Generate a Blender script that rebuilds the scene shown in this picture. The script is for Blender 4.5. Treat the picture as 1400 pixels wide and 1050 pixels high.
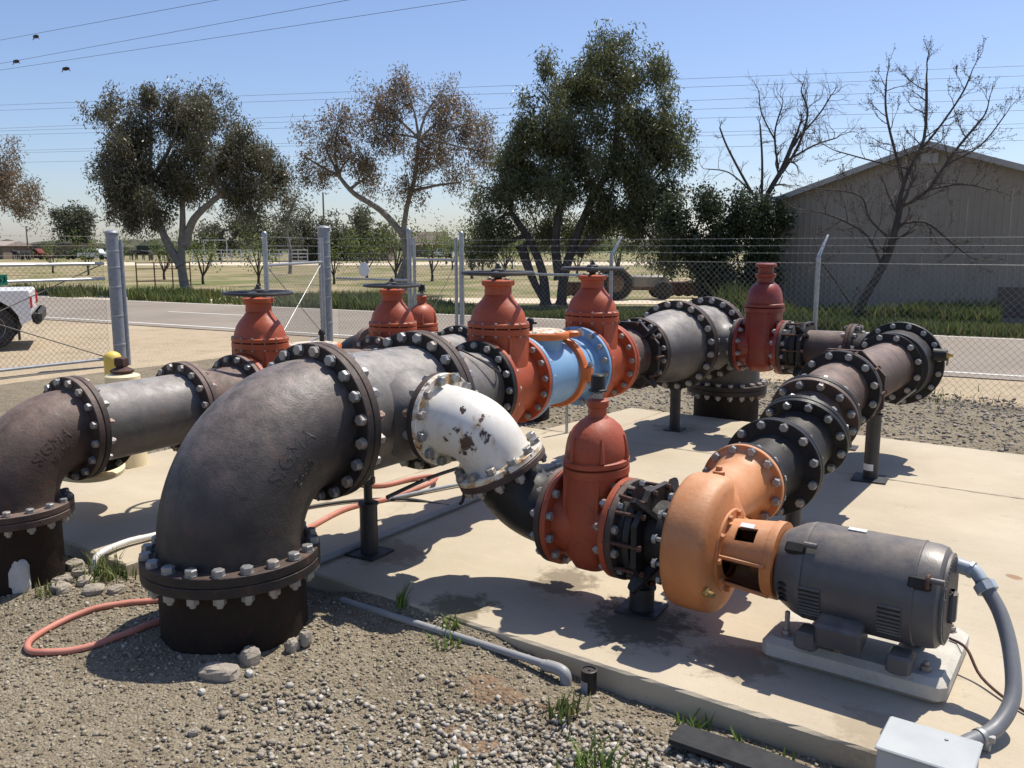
import bpy, math, random
import numpy as np
from mathutils import Vector, Matrix, Quaternion

for o in list(bpy.data.objects): bpy.data.objects.remove(o)
SC = bpy.context.scene
COL = SC.collection
R = math.radians
random.seed(7); RNG = np.random.default_rng(11)

# ------------------------------------------------------------------ camera, sky, sun, exposure
YAW = R(35.5); PITCH = R(9.06); EYE = 1.72; FPX = 1173.0
cam = bpy.data.cameras.new('camera'); cam_o = bpy.data.objects.new('camera', cam); COL.objects.link(cam_o)
cam_o.location = (0, 0, EYE); cam_o.rotation_euler = (math.pi/2 - PITCH, 0, YAW)
cam.sensor_width = 36; cam.lens = 36*FPX/1400; cam.clip_end = 6000; cam.clip_start = .05
SC.camera = cam_o
SUN = Vector((.13, .50, 1)).normalized()
EL = math.asin(SUN.z); AZ = math.atan2(SUN.x, SUN.y)
wd = bpy.data.worlds.new('World'); SC.world = wd; wd.use_nodes = True
wn = wd.node_tree.nodes; wl = wd.node_tree.links
sky = wn.new('ShaderNodeTexSky'); sky.sky_type = 'NISHITA'; sky.sun_disc = False
sky.sun_elevation = EL; sky.sun_rotation = AZ; sky.altitude = 60; sky.air_density = 1.0; sky.dust_density = .8; sky.ozone_density = 4.0
wb = wn.new('ShaderNodeMix'); wb.data_type = 'RGBA'; wb.blend_type = 'MULTIPLY'; wb.inputs[0].default_value = 1; wb.inputs[7].default_value = (1.02, .982, 1.06, 1)   # camera white balance
wl.new(sky.outputs[0], wb.inputs[6]); wl.new(wb.outputs[2], wn['Background'].inputs[0]); wn['Background'].inputs[1].default_value = .116
sl = bpy.data.lights.new('sun', 'SUN'); sl.energy = 5.0; sl.angle = R(.53); sl.color = (1, .94, .84)
so = bpy.data.objects.new('sun', sl); COL.objects.link(so); so.rotation_euler = (-SUN).to_track_quat('-Z', 'Y').to_euler()
so.location = SUN*40
SC.view_settings.view_transform = 'Standard'; SC.view_settings.look = 'None'
SC.view_settings.exposure = .24; SC.view_settings.gamma = 1
SC.render.engine = 'CYCLES'

# ------------------------------------------------------------------ survey helpers: a sighted direction and a real distance give a place
_fw = Vector((-math.sin(YAW)*math.cos(PITCH), math.cos(YAW)*math.cos(PITCH), -math.sin(PITCH)))
_rt = Vector((math.cos(YAW), math.sin(YAW), 0)); _up = _rt.cross(_fw)
_hf = Vector((-math.sin(YAW), math.cos(YAW), 0))
def ray(x, y): return _fw + _rt*((x-700)/FPX) - _up*((y-525)/FPX)
def at(x, y, d):
    r = ray(x, y); return Vector((0, 0, EYE)) + r*(d/r.dot(_hf))
def gnd(x, y, z=-.1):
    r = ray(x, y); return Vector((0, 0, EYE)) + r*((z-EYE)/r.z)
def frm(xc, d, z): return Vector((0, 0, z)) + _rt*xc + _hf*d

# ------------------------------------------------------------------ materials
def mk(name):
    m = bpy.data.materials.new(name); m.use_nodes = True
    nt = m.node_tree; return m, nt, nt.nodes['Principled BSDF']
def N(nt, t, **kw):
    n = nt.nodes.new(t)
    for k, v in kw.items(): setattr(n, k, v)
    return n
def rgb(c): return (c[0], c[1], c[2], 1)
def noise(nt, scale, detail=6, rough=.6, co=None, dist=0):
    n = N(nt, 'ShaderNodeTexNoise'); n.inputs['Scale'].default_value = scale; n.inputs['Detail'].default_value = detail
    n.inputs['Roughness'].default_value = rough; n.inputs['Distortion'].default_value = dist
    if co is not None: nt.links.new(co, n.inputs['Vector'])
    return n.outputs['Fac']
def ramp(nt, fac, lo, hi):
    r = N(nt, 'ShaderNodeMapRange'); r.inputs[1].default_value = lo; r.inputs[2].default_value = hi; r.clamp = True
    nt.links.new(fac, r.inputs[0]); return r.outputs[0]
def mix(nt, fac, a, b):
    m = N(nt, 'ShaderNodeMix', data_type='RGBA')
    if isinstance(fac, (int, float)): m.inputs[0].default_value = fac
    else: nt.links.new(fac, m.inputs[0])
    for i, c in ((6, a), (7, b)):
        if isinstance(c, tuple): m.inputs[i].default_value = rgb(c)
        else: nt.links.new(c, m.inputs[i])
    return m.outputs[2]
def math_(nt, op, a, b=None):
    m = N(nt, 'ShaderNodeMath', operation=op)
    for i, c in ((0, a), (1, b)):
        if c is None: continue
        if isinstance(c, (int, float)): m.inputs[i].default_value = c
        else: nt.links.new(c, m.inputs[i])
    return m.outputs[0]
def coords(nt): return N(nt, 'ShaderNodeTexCoord').outputs['Object']
def bump(nt, bs, h, strength, dist=.01):
    b = N(nt, 'ShaderNodeBump'); b.inputs['Strength'].default_value = strength; b.inputs['Distance'].default_value = dist
    nt.links.new(h, b.inputs['Height']); nt.links.new(b.outputs[0], bs.inputs['Normal'])
def weathered(name, a, b, rust=None, rust_amt=.0, rough=.55, metal=0, sa=6, sr=9, bscale=60, bstr=.25, spots=None, spot_col=None, spec=.5, dust_lit_top=None, dust_lit_amt=.0):
    """two tones broken up by noise, worn patches of a third colour and fine relief"""
    m, nt, bs = mk(name); co = coords(nt)
    c = mix(nt, ramp(nt, noise(nt, sa, 8, .65, co), .35, .68), a, b)
    if rust: 
        k = noise(nt, sr, 10, .7, co, .4)
        c = mix(nt, ramp(nt, k, 1-rust_amt-.08, 1-rust_amt+.06), c, rust)
    if spot_col:
        k = noise(nt, 28, 6, .7, co)
        c = mix(nt, ramp(nt, k, .66, .72), c, spot_col)
    if dust_lit_top:
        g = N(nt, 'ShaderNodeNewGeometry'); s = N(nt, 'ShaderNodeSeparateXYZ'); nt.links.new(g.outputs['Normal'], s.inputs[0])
        k = math_(nt, 'MULTIPLY', ramp(nt, s.outputs[2], .12, .95), ramp(nt, noise(nt, 9, 9, .75, co), .25, .68))  # dust on up-facing surfaces, also painting their sunlit brightness into the colour
        c = mix(nt, math_(nt, 'MULTIPLY', k, dust_lit_amt), c, dust_lit_top)
    nt.links.new(c, bs.inputs['Base Color'])
    r = ramp(nt, noise(nt, 17, 6, .6, co), .2, .8); rr = N(nt, 'ShaderNodeMapRange'); nt.links.new(r, rr.inputs[0])
    rr.inputs[3].default_value = max(.05, rough-.12); rr.inputs[4].default_value = min(1, rough+.15); nt.links.new(rr.outputs[0], bs.inputs['Roughness'])
    bs.inputs['Metallic'].default_value = metal; bs.inputs['Specular IOR Level'].default_value = spec
    if bstr:
        h = math_(nt, 'ADD', noise(nt, bscale, 4, .6, co), math_(nt, 'MULTIPLY', noise(nt, bscale*.2, 5, .6, co), 1.6))
        bump(nt, bs, h, bstr, .006)
    return m
M = {}
M['iron'] = weathered('faded_black_iron', (.026, .024, .024), (.050, .042, .038), (.085, .042, .030), .36, .48, bscale=110, bstr=.35, dust_lit_top=(.34, .28, .245), dust_lit_amt=.85, spec=.35, spot_col=(.075, .062, .055))
M['iron_grey'] = weathered('grey_primer_iron', (.070, .067, .066), (.120, .110, .104), (.12, .07, .045), .34, .5, bscale=70, bstr=.2, dust_lit_top=(.45, .41, .37), dust_lit_amt=.85, spec=.35)
M['iron_brown'] = weathered('brown_rusting_iron', (.048, .034, .030), (.080, .055, .046), (.11, .040, .026), .36, .58, bscale=90, bstr=.35, dust_lit_top=(.33, .24, .195), dust_lit_amt=.75, spec=.3)
M['iron_black'] = weathered('black_coated_iron', (.012, .012, .0135), (.021, .020, .021), (.06, .028, .020), .32, .45, bscale=90, bstr=.25, dust_lit_top=(.13, .115, .10), dust_lit_amt=.5, spec=.3)
M['flange_edge'] = weathered('rust_stained_flange', (.020, .018, .018), (.045, .033, .028), (.12, .055, .030), .34, .55, bscale=120, bstr=.3, spec=.3, dust_lit_top=(.24, .16, .12), dust_lit_amt=.5)
M['flange_black'] = weathered('black_flange', (.012, .012, .013), (.022, .020, .020), (.07, .034, .024), .32, .5, bscale=120, bstr=.25, spec=.3)
M['red'] = weathered('red_oxide_enamel', (.32, .056, .018), (.41, .080, .026), (.17, .04, .022), .28, .5, bscale=70, bstr=.15, dust_lit_top=(.44, .12, .055), dust_lit_amt=.25)
M['red_dull'] = weathered('dull_red_oxide', (.29, .052, .019), (.37, .072, .027), (.10, .035, .024), .34, .55, bscale=60, bstr=.25, dust_lit_top=(.42, .13, .065), dust_lit_amt=.3)
M['red_dark'] = weathered('dark_red_enamel', (.18, .024, .014), (.25, .037, .021), (.08, .022, .016), .32, .38, bscale=50, bstr=.15)
M['orange'] = weathered('orange_pump_enamel', (.46, .165, .050), (.55, .215, .078), (.22, .085, .04), .31, .55, bscale=60, bstr=.2, sa=4, spot_col=(.42, .15, .05), dust_lit_top=(.62, .36, .20), dust_lit_amt=.85)
M['clamp'] = weathered('orange_clamp_paint', (.50, .115, .022), (.62, .17, .035), (.22, .06, .02), .3, .5, bscale=70, bstr=.2)
M['blue'] = weathered('light_blue_epoxy', (.14, .29, .48), (.185, .35, .54), (.40, .48, .52), .30, .42, bscale=50, bstr=.08, sa=3, sr=4, dust_lit_top=(.5, .62, .72), dust_lit_amt=.4)
M['zinc'] = weathered('zinc_bolt', (.25, .25, .245), (.36, .36, .35), (.16, .12, .09), .30, .5, .55, bscale=200, bstr=.1, sr=20)
M['zinc_rust'] = weathered('rusting_zinc_bolt', (.30, .27, .24), (.40, .37, .34), (.20, .10, .06), .42, .55, .4, bscale=200, bstr=.2, sr=25)
M['rust'] = weathered('rusty_steel', (.055, .026, .018), (.105, .045, .027), (.035, .02, .015), .4, .75, bscale=120, bstr=.5)
M['riser'] = weathered('black_rusty_riser', (.016, .012, .011), (.030, .019, .015), (.055, .024, .016), .33, .7, bscale=90, bstr=.5, spec=.25)
M['wheel'] = weathered('grey_black_handwheel', (.025, .025, .027), (.045, .044, .043), (.07, .045, .03), .3, .45, bscale=80, bstr=.2)
M['motor'] = weathered('grey_motor_enamel', (.058, .060, .070), (.085, .084, .092), (.13, .10, .07), .27, .42, bscale=120, bstr=.1, sa=3, dust_lit_top=(.30, .25, .19), dust_lit_amt=.85)
M['dark'] = weathered('black_gap_shade', (.006, .006, .006), (.01, .01, .01), rough=.8, bstr=0)  # near-black colour stands in for the shade inside openings
M['stand'] = weathered('black_steel_stand', (.022, .022, .024), (.04, .038, .038), (.09, .045, .03), .28, .5, bscale=100, bstr=.2)
M['galv'] = weathered('galvanised_steel', (.30, .32, .34), (.42, .44, .46), (.22, .22, .22), .3, .42, .6, sa=9, bscale=60, bstr=.06)
M['galv_dull'] = weathered('weathered_galvanised_post', (.20, .22, .25), (.29, .31, .34), (.14, .14, .15), .34, .55, .3, sa=14, bscale=60, bstr=.1)
M['wire'] = weathered('fence_wire', (.24, .245, .245), (.32, .32, .31), rough=.45, metal=.6, bstr=0)
M['wire_dark'] = weathered('weathered_gate_wire', (.13, .12, .11), (.2, .18, .16), rough=.6, metal=.4, bstr=0)
M['pvc'] = weathered('grey_conduit', (.24, .25, .26), (.32, .33, .34), rough=.5, bstr=.05, dust_lit_top=(.4, .36, .3), dust_lit_amt=.4)
M['white_pvc'] = weathered('white_conduit', (.62, .60, .55), (.72, .70, .66), (.4, .33, .24), .3, .45, bstr=.05)
M['flex'] = weathered('grey_flexible_conduit', (.14, .145, .155), (.19, .195, .205), rough=.5, bstr=.05)
M['fitting'] = weathered('grey_conduit_fitting', (.28, .33, .38), (.36, .41, .45), rough=.45, bstr=.05)
M['hose'] = weathered('faded_red_rubber_hose', (.45, .16, .11), (.55, .23, .17), (.30, .12, .09), .3, .6, bstr=.1)
M['cable'] = weathered('black_cable', (.025, .023, .022), (.05, .045, .04), rough=.6, bstr=0)
M['box'] = weathered('grey_electrical_box', (.36, .38, .38), (.44, .46, .45), (.3, .29, .26), .3, .5, bstr=.05, sa=3)
M['mat'] = weathered('black_rubber_strip', (.016, .017, .019), (.026, .026, .028), rough=.8, bstr=.2)
M['cream'] = weathered('cream_enamel', (.68, .58, .36), (.76, .66, .44), (.35, .22, .1), .25, .5, bstr=.1)
M['yellow'] = weathered('yellow_bollard_paint', (.68, .47, .07), (.76, .55, .12), (.5, .4, .2), .3, .5, bstr=.1)
M['sticker'] = weathered('white_sticker', (.7, .7, .7), (.78, .78, .76), rough=.5, bstr=0)
M['ink'] = weathered('black_stencil_ink', (.02, .02, .02), (.03, .03, .03), rough=.7, bstr=0)
M['brass'] = weathered('brass_fitting', (.45, .32, .12), (.55, .4, .17), rough=.4, metal=.8, bstr=0)
def concrete(name, a, b, stain, amt, sc=1.2, bs_=.25, spots=()):
    m, nt, bs = mk(name); co = coords(nt)
    c = mix(nt, ramp(nt, noise(nt, sc, 8, .6, co), .3, .7), a, b)
    c = mix(nt, math_(nt, 'MULTIPLY', ramp(nt, noise(nt, sc*2.3, 10, .72, co, .6), .60, .74), amt), c, stain)
    c = mix(nt, math_(nt, 'MULTIPLY', ramp(nt, noise(nt, sc*.35, 5, .6, co, 1.2), .42, .70), .45), c, tuple(q*.72 for q in a))
    mp = N(nt, 'ShaderNodeMapping'); mp.inputs['Scale'].default_value = (3, 40, 3); nt.links.new(co, mp.inputs['Vector'])
    c = mix(nt, math_(nt, 'MULTIPLY', ramp(nt, noise(nt, 1, 6, .7, mp.outputs[0]), .5, .8), .22), c, tuple(min(1, q*1.25) for q in b))
    c = mix(nt, math_(nt, 'MULTIPLY', ramp(nt, noise(nt, 70, 4, .6, co), .60, .72), .4), c, (.15, .12, .09))
    for (x, y, r, col, k_) in spots:          # spilled oil, rust drips and trodden dirt
        d = N(nt, 'ShaderNodeVectorMath', operation='DISTANCE'); nt.links.new(co, d.inputs[0]); d.inputs[1].default_value = (x, y, 0)
        q = math_(nt, 'ADD', math_(nt, 'MULTIPLY', ramp(nt, d.outputs['Value'], r, 0), .75), math_(nt, 'MULTIPLY', math_(nt, 'SUBTRACT', noise(nt, 9, 8, .75, co), .5), 1.5))
        c = mix(nt, math_(nt, 'MULTIPLY', math_(nt, 'MULTIPLY', ramp(nt, q, .25, .45), ramp(nt, d.outputs['Value'], r*1.3, r*.8)), k_), c, col)
    nt.links.new(c, bs.inputs['Base Color']); bs.inputs['Roughness'].default_value = .88; bs.inputs['Specular IOR Level'].default_value = .25
    bump(nt, bs, math_(nt, 'ADD', noise(nt, 160, 4, .6, co), math_(nt, 'MULTIPLY', noise(nt, 12, 4, .6, co), 1.5)), bs_, .004)
    return m
M['concrete'] = concrete('pad_concrete', (.43, .365, .265), (.52, .45, .34), (.24, .18, .115), .75, spots=[(-1.7, 3.4, .42, (.10, .078, .055), .8), (-2.25, 3.62, .3, (.14, .11, .075), .7), (-1.2, 3.3, .3, (.15, .115, .08), .6), (-2.5, 3.05, .28, (.11, .095, .05), .75), (-.35, 5.05, .07, (.27, .15, .08), .8), (-3.3, 3.4, .35, (.2, .13, .08), .5), (-1.5, 5.2, .3, (.25, .17, .11), .45), (-.6, 3.1, .25, (.26, .2, .13), .5), (-3.4, 7.5, .4, (.22, .16, .1), .5), (-4.4, 3.2, .5, (.24, .18, .12), .5)])
M['block'] = concrete('block_concrete', (.46, .43, .37), (.58, .55, .48), (.2, .16, .12), .8, 5, .5)
M['rubble'] = concrete('rubble_concrete', (.30, .26, .21), (.42, .37, .30), (.14, .11, .08), .8, 14, 1.0)
M['rubble_white'] = concrete('white_rubble', (.5, .48, .44), (.6, .58, .54), (.3, .26, .2), .5, 10, .5)
def chipped_white():
    m, nt, bs = mk('chipped_white_enamel'); co = coords(nt)
    base = mix(nt, ramp(nt, noise(nt, 5, 6, .6, co), .3, .7), (.66, .63, .56), (.76, .73, .67))
    vd = N(nt, 'ShaderNodeVectorMath', operation='ADD'); nn = N(nt, 'ShaderNodeTexNoise'); nn.inputs['Scale'].default_value = 16; nn.inputs['Detail'].default_value = 9; nn.inputs['Roughness'].default_value = .7
    nt.links.new(co, nn.inputs['Vector']); sub = N(nt, 'ShaderNodeVectorMath', operation='MULTIPLY_ADD')
    nt.links.new(nn.outputs['Color'], sub.inputs[0]); sub.inputs[1].default_value = (.14,)*3; sub.inputs[2].default_value = (-.07,)*3
    nt.links.new(co, vd.inputs[0]); nt.links.new(sub.outputs[0], vd.inputs[1])
    tot = None; halo = None
    for (x, y, z, r) in CHIPS:
        d = N(nt, 'ShaderNodeVectorMath', operation='DISTANCE'); nt.links.new(vd.outputs[0], d.inputs[0]); d.inputs[1].default_value = (x, y, z)
        k = ramp(nt, d.outputs['Value'], r*1.06, r*.94); h = ramp(nt, d.outputs['Value'], r*2.1, r*.9)
        tot = k if tot is None else math_(nt, 'MAXIMUM', tot, k); halo = h if halo is None else math_(nt, 'MAXIMUM', halo, h)
    fine = ramp(nt, noise(nt, 30, 7, .78, co), .645, .665)
    tot = math_(nt, 'MAXIMUM', tot, fine)
    st = N(nt, 'ShaderNodeMapping'); st.inputs['Scale'].default_value = (22, 22, 5); nt.links.new(co, st.inputs['Vector'])
    streak = math_(nt, 'MULTIPLY', ramp(nt, noise(nt, 1, 6, .65, st.outputs[0]), .52, .72), math_(nt, 'ADD', math_(nt, 'MULTIPLY', halo, .9), .22))
    c = mix(nt, streak, base, (.50, .26, .07)); c = mix(nt, tot, c, (.075, .042, .03))
    nt.links.new(c, bs.inputs['Base Color']); bs.inputs['Roughness'].default_value = .4
    h = math_(nt, 'ADD', math_(nt, 'MULTIPLY', tot, -1.2), math_(nt, 'MULTIPLY', noise(nt, 60, 4, .6, co), .25)); bump(nt, bs, h, .5, .004)
    return m
CHIPS = [(-2.505, 3.26, 0.835, 0.03), (-2.66, 3.19, 0.8, 0.012), (-2.42, 3.24, 0.745, 0.016), (-2.56, 3.19, 0.76, 0.055), (-2.6, 3.185, 0.71, 0.045), (-2.47, 3.25, 0.8, 0.035), (-2.62, 3.2, 0.83, 0.022), (-2.55, 3.3, 0.86, 0.03), (-2.7, 3.2, 0.76, 0.014), (-2.48, 3.19, 0.66, 0.014), (-2.44, 3.2, 0.69, 0.012), (-2.7, 3.19, 0.86, 0.012), (-2.64, 3.185, 0.66, 0.01), (-2.58, 3.2, 0.6, 0.014), (-2.52, 3.22, 0.56, 0.01), (-2.72, 3.21, 0.7, 0.011), (-2.46, 3.28, 0.6, 0.016), (-2.62, 3.25, 0.935, 0.02), (-2.52, 3.3, 0.9, 0.018)]
M['white'] = chipped_white()
def flange_white():
    m, nt, bs = mk('rust_streaked_white_flange'); co = coords(nt)
    k = noise(nt, 15, 8, .7, co, .5)
    c = mix(nt, ramp(nt, k, .46, .60), (.70, .66, .57), (.46, .27, .10)); c = mix(nt, ramp(nt, noise(nt, 22, 8, .7, co), .56, .60), c, (.08, .045, .03))
    nt.links.new(c, bs.inputs['Base Color']); bs.inputs['Roughness'].default_value = .5; bump(nt, bs, k, .3, .004); return m
M['white_flange'] = flange_white()
def island(name, cols, rough=.9, trans=0, spec=.2, nscale=0):
    """colour that varies from piece to piece"""
    m, nt, bs = mk(name); g = N(nt, 'ShaderNodeNewGeometry'); cr = N(nt, 'ShaderNodeValToRGB'); nt.links.new(g.outputs['Random Per Island'], cr.inputs[0])
    el = cr.color_ramp.elements
    while len(el) < len(cols): el.new(.5)
    for i, c in enumerate(cols): el[i].position = i/(len(cols)-1); el[i].color = rgb(c)
    c = cr.outputs[0]
    if nscale: c = mix(nt, math_(nt, 'MULTIPLY', ramp(nt, noise(nt, nscale, 5, .6, coords(nt)), .35, .7), .28), c, cols[0])
    nt.links.new(c, bs.inputs['Base Color']); bs.inputs['Roughness'].default_value = rough; bs.inputs['Specular IOR Level'].default_value = spec
    if trans:
        out = nt.nodes['Material Output']; tr = N(nt, 'ShaderNodeBsdfTranslucent'); nt.links.new(c, tr.inputs[0]); mx = N(nt, 'ShaderNodeMixShader'); mx.inputs[0].default_value = trans
        nt.links.new(bs.outputs[0], mx.inputs[1]); nt.links.new(tr.outputs[0], mx.inputs[2]); nt.links.new(mx.outputs[0], out.inputs[0])
    return m
M['pebble'] = island('pale_gravel', [(.17, .142, .108), (.33, .29, .23), (.48, .44, .37), (.25, .21, .16), (.60, .565, .50)], nscale=60)
M['grit'] = island('brown_grit', [(.13, .105, .072), (.27, .225, .16), (.40, .345, .26), (.18, .148, .102), (.52, .47, .38)], nscale=60)
M['clod'] = island('grey_gravel', [(.13, .115, .095), (.24, .213, .18), (.35, .315, .27), (.16, .142, .12), (.45, .41, .36)], nscale=40)
M['leaf_euc'] = island('eucalyptus_leaf', [(.075, .082, .045), (.115, .118, .066), (.15, .14, .085), (.09, .095, .056), (.19, .13, .09)], .42, .4, .6)
M['leaf_red'] = island('reddish_eucalyptus_leaf', [(.11, .108, .06), (.25, .15, .09), (.15, .135, .08), (.30, .17, .10), (.11, .11, .065), (.22, .165, .095)], .42, .42, .6)
M['leaf_green'] = island('green_eucalyptus_leaf', [(.07, .095, .038), (.13, .145, .06), (.10, .12, .05), (.18, .165, .075), (.08, .10, .045)], .42, .42, .6)
M['leaf_dark'] = island('dark_shrub_leaf', [(.035, .048, .024), (.06, .078, .036), (.085, .10, .046)], .5, .28, .4)
M['leaf_young'] = island('young_almond_leaf', [(.10, .14, .035), (.16, .20, .05), (.13, .16, .05)], .6, .3, .3)
M['leaf_far'] = island('distant_foliage', [(.08, .09, .06), (.12, .125, .08), (.15, .15, .10)], .7, .35, .2)
M['grass'] = island('verge_grass', [(.06, .095, .022), (.09, .13, .03), (.14, .17, .05), (.24, .21, .09)], .7, .25, .3)
M['weed'] = island('bright_weed', [(.10, .17, .03), (.16, .24, .05), (.08, .13, .03)], .6, .3, .3)
M['bark'] = weathered('pale_eucalyptus_bark', (.16, .14, .115), (.26, .235, .20), (.10, .08, .06), .35, .85, bscale=30, bstr=.4)
M['bark_dark'] = weathered('dark_bark', (.05, .042, .036), (.085, .07, .06), rough=.9, bscale=40, bstr=.5)
M['twig'] = weathered('bare_twig', (.075, .058, .048), (.12, .095, .08), rough=.85, bstr=0)
def asphalt():
    m, nt, bs = mk('worn_asphalt'); co = coords(nt)
    c = mix(nt, ramp(nt, noise(nt, .5, 6, .6, co), .35, .7), (.215, .18, .142), (.28, .237, .19)); c = mix(nt, math_(nt, 'MULTIPLY', ramp(nt, noise(nt, 40, 4, .7, co), .5, .75), .4), c, (.12, .11, .1))
    nt.links.new(c, bs.inputs['Base Color']); bs.inputs['Roughness'].default_value = .9; bump(nt, bs, noise(nt, 120, 3, .6, co), .3, .004); return m
M['asphalt'] = asphalt()
M['road_paint'] = weathered('worn_white_road_paint', (.62, .60, .55), (.7, .68, .63), (.35, .31, .27), .36, .8, sr=6, bstr=0)
def soil(name, tones, scales, bumpd=.02, green=None, gamt=.5):
    m, nt, bs = mk(name); co = coords(nt)
    c = mix(nt, ramp(nt, noise(nt, scales[0], 8, .62, co), .35, .68), tones[0], tones[1])
    c = mix(nt, math_(nt, 'MULTIPLY', ramp(nt, noise(nt, scales[1], 8, .7, co), .48, .7), .8), c, tones[2])
    v = N(nt, 'ShaderNodeTexVoronoi'); v.inputs['Scale'].default_value = scales[2]; nt.links.new(co, v.inputs['Vector'])
    s = N(nt, 'ShaderNodeSeparateColor'); nt.links.new(v.outputs['Color'], s.inputs[0])
    c = mix(nt, math_(nt, 'MULTIPLY', ramp(nt, s.outputs[0], .55, .95), .55), c, tones[3])
    if green: c = mix(nt, math_(nt, 'MULTIPLY', ramp(nt, noise(nt, green[1], 7, .65, co), .5-gamt*.3, .62-gamt*.1), .85), c, green[0])
    nt.links.new(c, bs.inputs['Base Color']); bs.inputs['Roughness'].default_value = .95; bs.inputs['Specular IOR Level'].default_value = .15
    bump(nt, bs, math_(nt, 'SUBTRACT', noise(nt, scales[2]*.6, 6, .7, co), v.outputs['Distance']), .7, bumpd)
    return m
M['yard'] = soil('gravelly_yard_soil', ((.20, .165, .112), (.28, .235, .165), (.14, .112, .072), (.40, .35, .27)), (.9, 6, 80))
M['dirt'] = soil('tan_dirt', ((.37, .295, .195), (.46, .37, .255), (.27, .21, .14), (.44, .37, .28)), (.35, 2, 25))
M['field'] = soil('orchard_floor', ((.33, .255, .165), (.42, .325, .215), (.20, .15, .095), (.36, .29, .19)), (.12, .5, 9), .02, ((.115, .135, .038), .22), .45)
M['dry'] = soil('dry_grass_and_soil', ((.30, .235, .145), (.36, .285, .18), (.21, .165, .10), (.33, .27, .17)), (.15, .9, 8), .02, ((.17, .165, .06), .3), .3)
M['track'] = soil('pale_dirt_track', ((.56, .47, .35), (.62, .53, .41), (.5, .42, .3), (.6, .52, .4)), (.2, 1, 9))
M['red_soil'] = soil('reddish_soil', ((.20, .135, .085), (.26, .175, .11), (.15, .10, .065), (.33, .26, .18)), (3, 10, 60))
M['farfield'] = soil('distant_green_field', ((.10, .125, .06), (.13, .15, .075), (.085, .105, .05), (.14, .15, .08)), (.01, .05, .3))
M['barn'] = weathered('dull_tan_steel_siding', (.27, .235, .19), (.31, .27, .22), (.22, .185, .145), .34, .6, sa=.8, sr=1.5, bstr=0)
M['barn_trim'] = weathered('pale_roof_trim', (.34, .33, .31), (.4, .39, .37), rough=.5, bstr=0)
M['truck_white'] = weathered('white_vehicle_paint', (.74, .74, .74), (.78, .78, .78), rough=.25, bstr=0)
M['tyre'] = weathered('tyre_rubber', (.02, .02, .02), (.03, .03, .03), rough=.85, bstr=.2)
M['glass'] = weathered('dark_glass', (.02, .025, .03), (.03, .035, .04), rough=.08, bstr=0)
M['tail'] = weathered('red_tail_lamp', (.5, .02, .02), (.6, .03, .03), rough=.2, bstr=0)
M['chrome'] = weathered('rim_metal', (.4, .4, .41), (.5, .5, .5), rough=.3, metal=.8, bstr=0)
M['sign_green'] = weathered('green_sign_face', (.01, .17, .10), (.015, .2, .12), rough=.4, bstr=0)
M['sign_white'] = weathered('white_sign_face', (.62, .65, .68), (.7, .72, .74), rough=.4, bstr=0)
M['cow'] = island('black_and_white_cattle', [(.02, .02, .02), (.03, .028, .026), (.5, .48, .45)], .8)
M['tractor'] = weathered('rusted_farm_machine', (.10, .065, .045), (.16, .10, .07), (.2, .19, .17), .4, .7, sa=4, bstr=.2)
M['tractor_grey'] = weathered('faded_grey_sheet_metal', (.26, .24, .22), (.34, .32, .29), (.2, .12, .08), .3, .6, bstr=.1)
M['roofing'] = weathered('faded_shed_roof', (.30, .24, .21), (.36, .30, .26), rough=.7, bstr=0)
M['shedwall'] = weathered('weathered_shed_wall', (.13, .10, .08), (.18, .14, .11), rough=.85, bstr=.1)
M['cable_line'] = weathered('power_cable', (.05, .055, .065), (.06, .065, .075), rough=.6, bstr=0)

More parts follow.
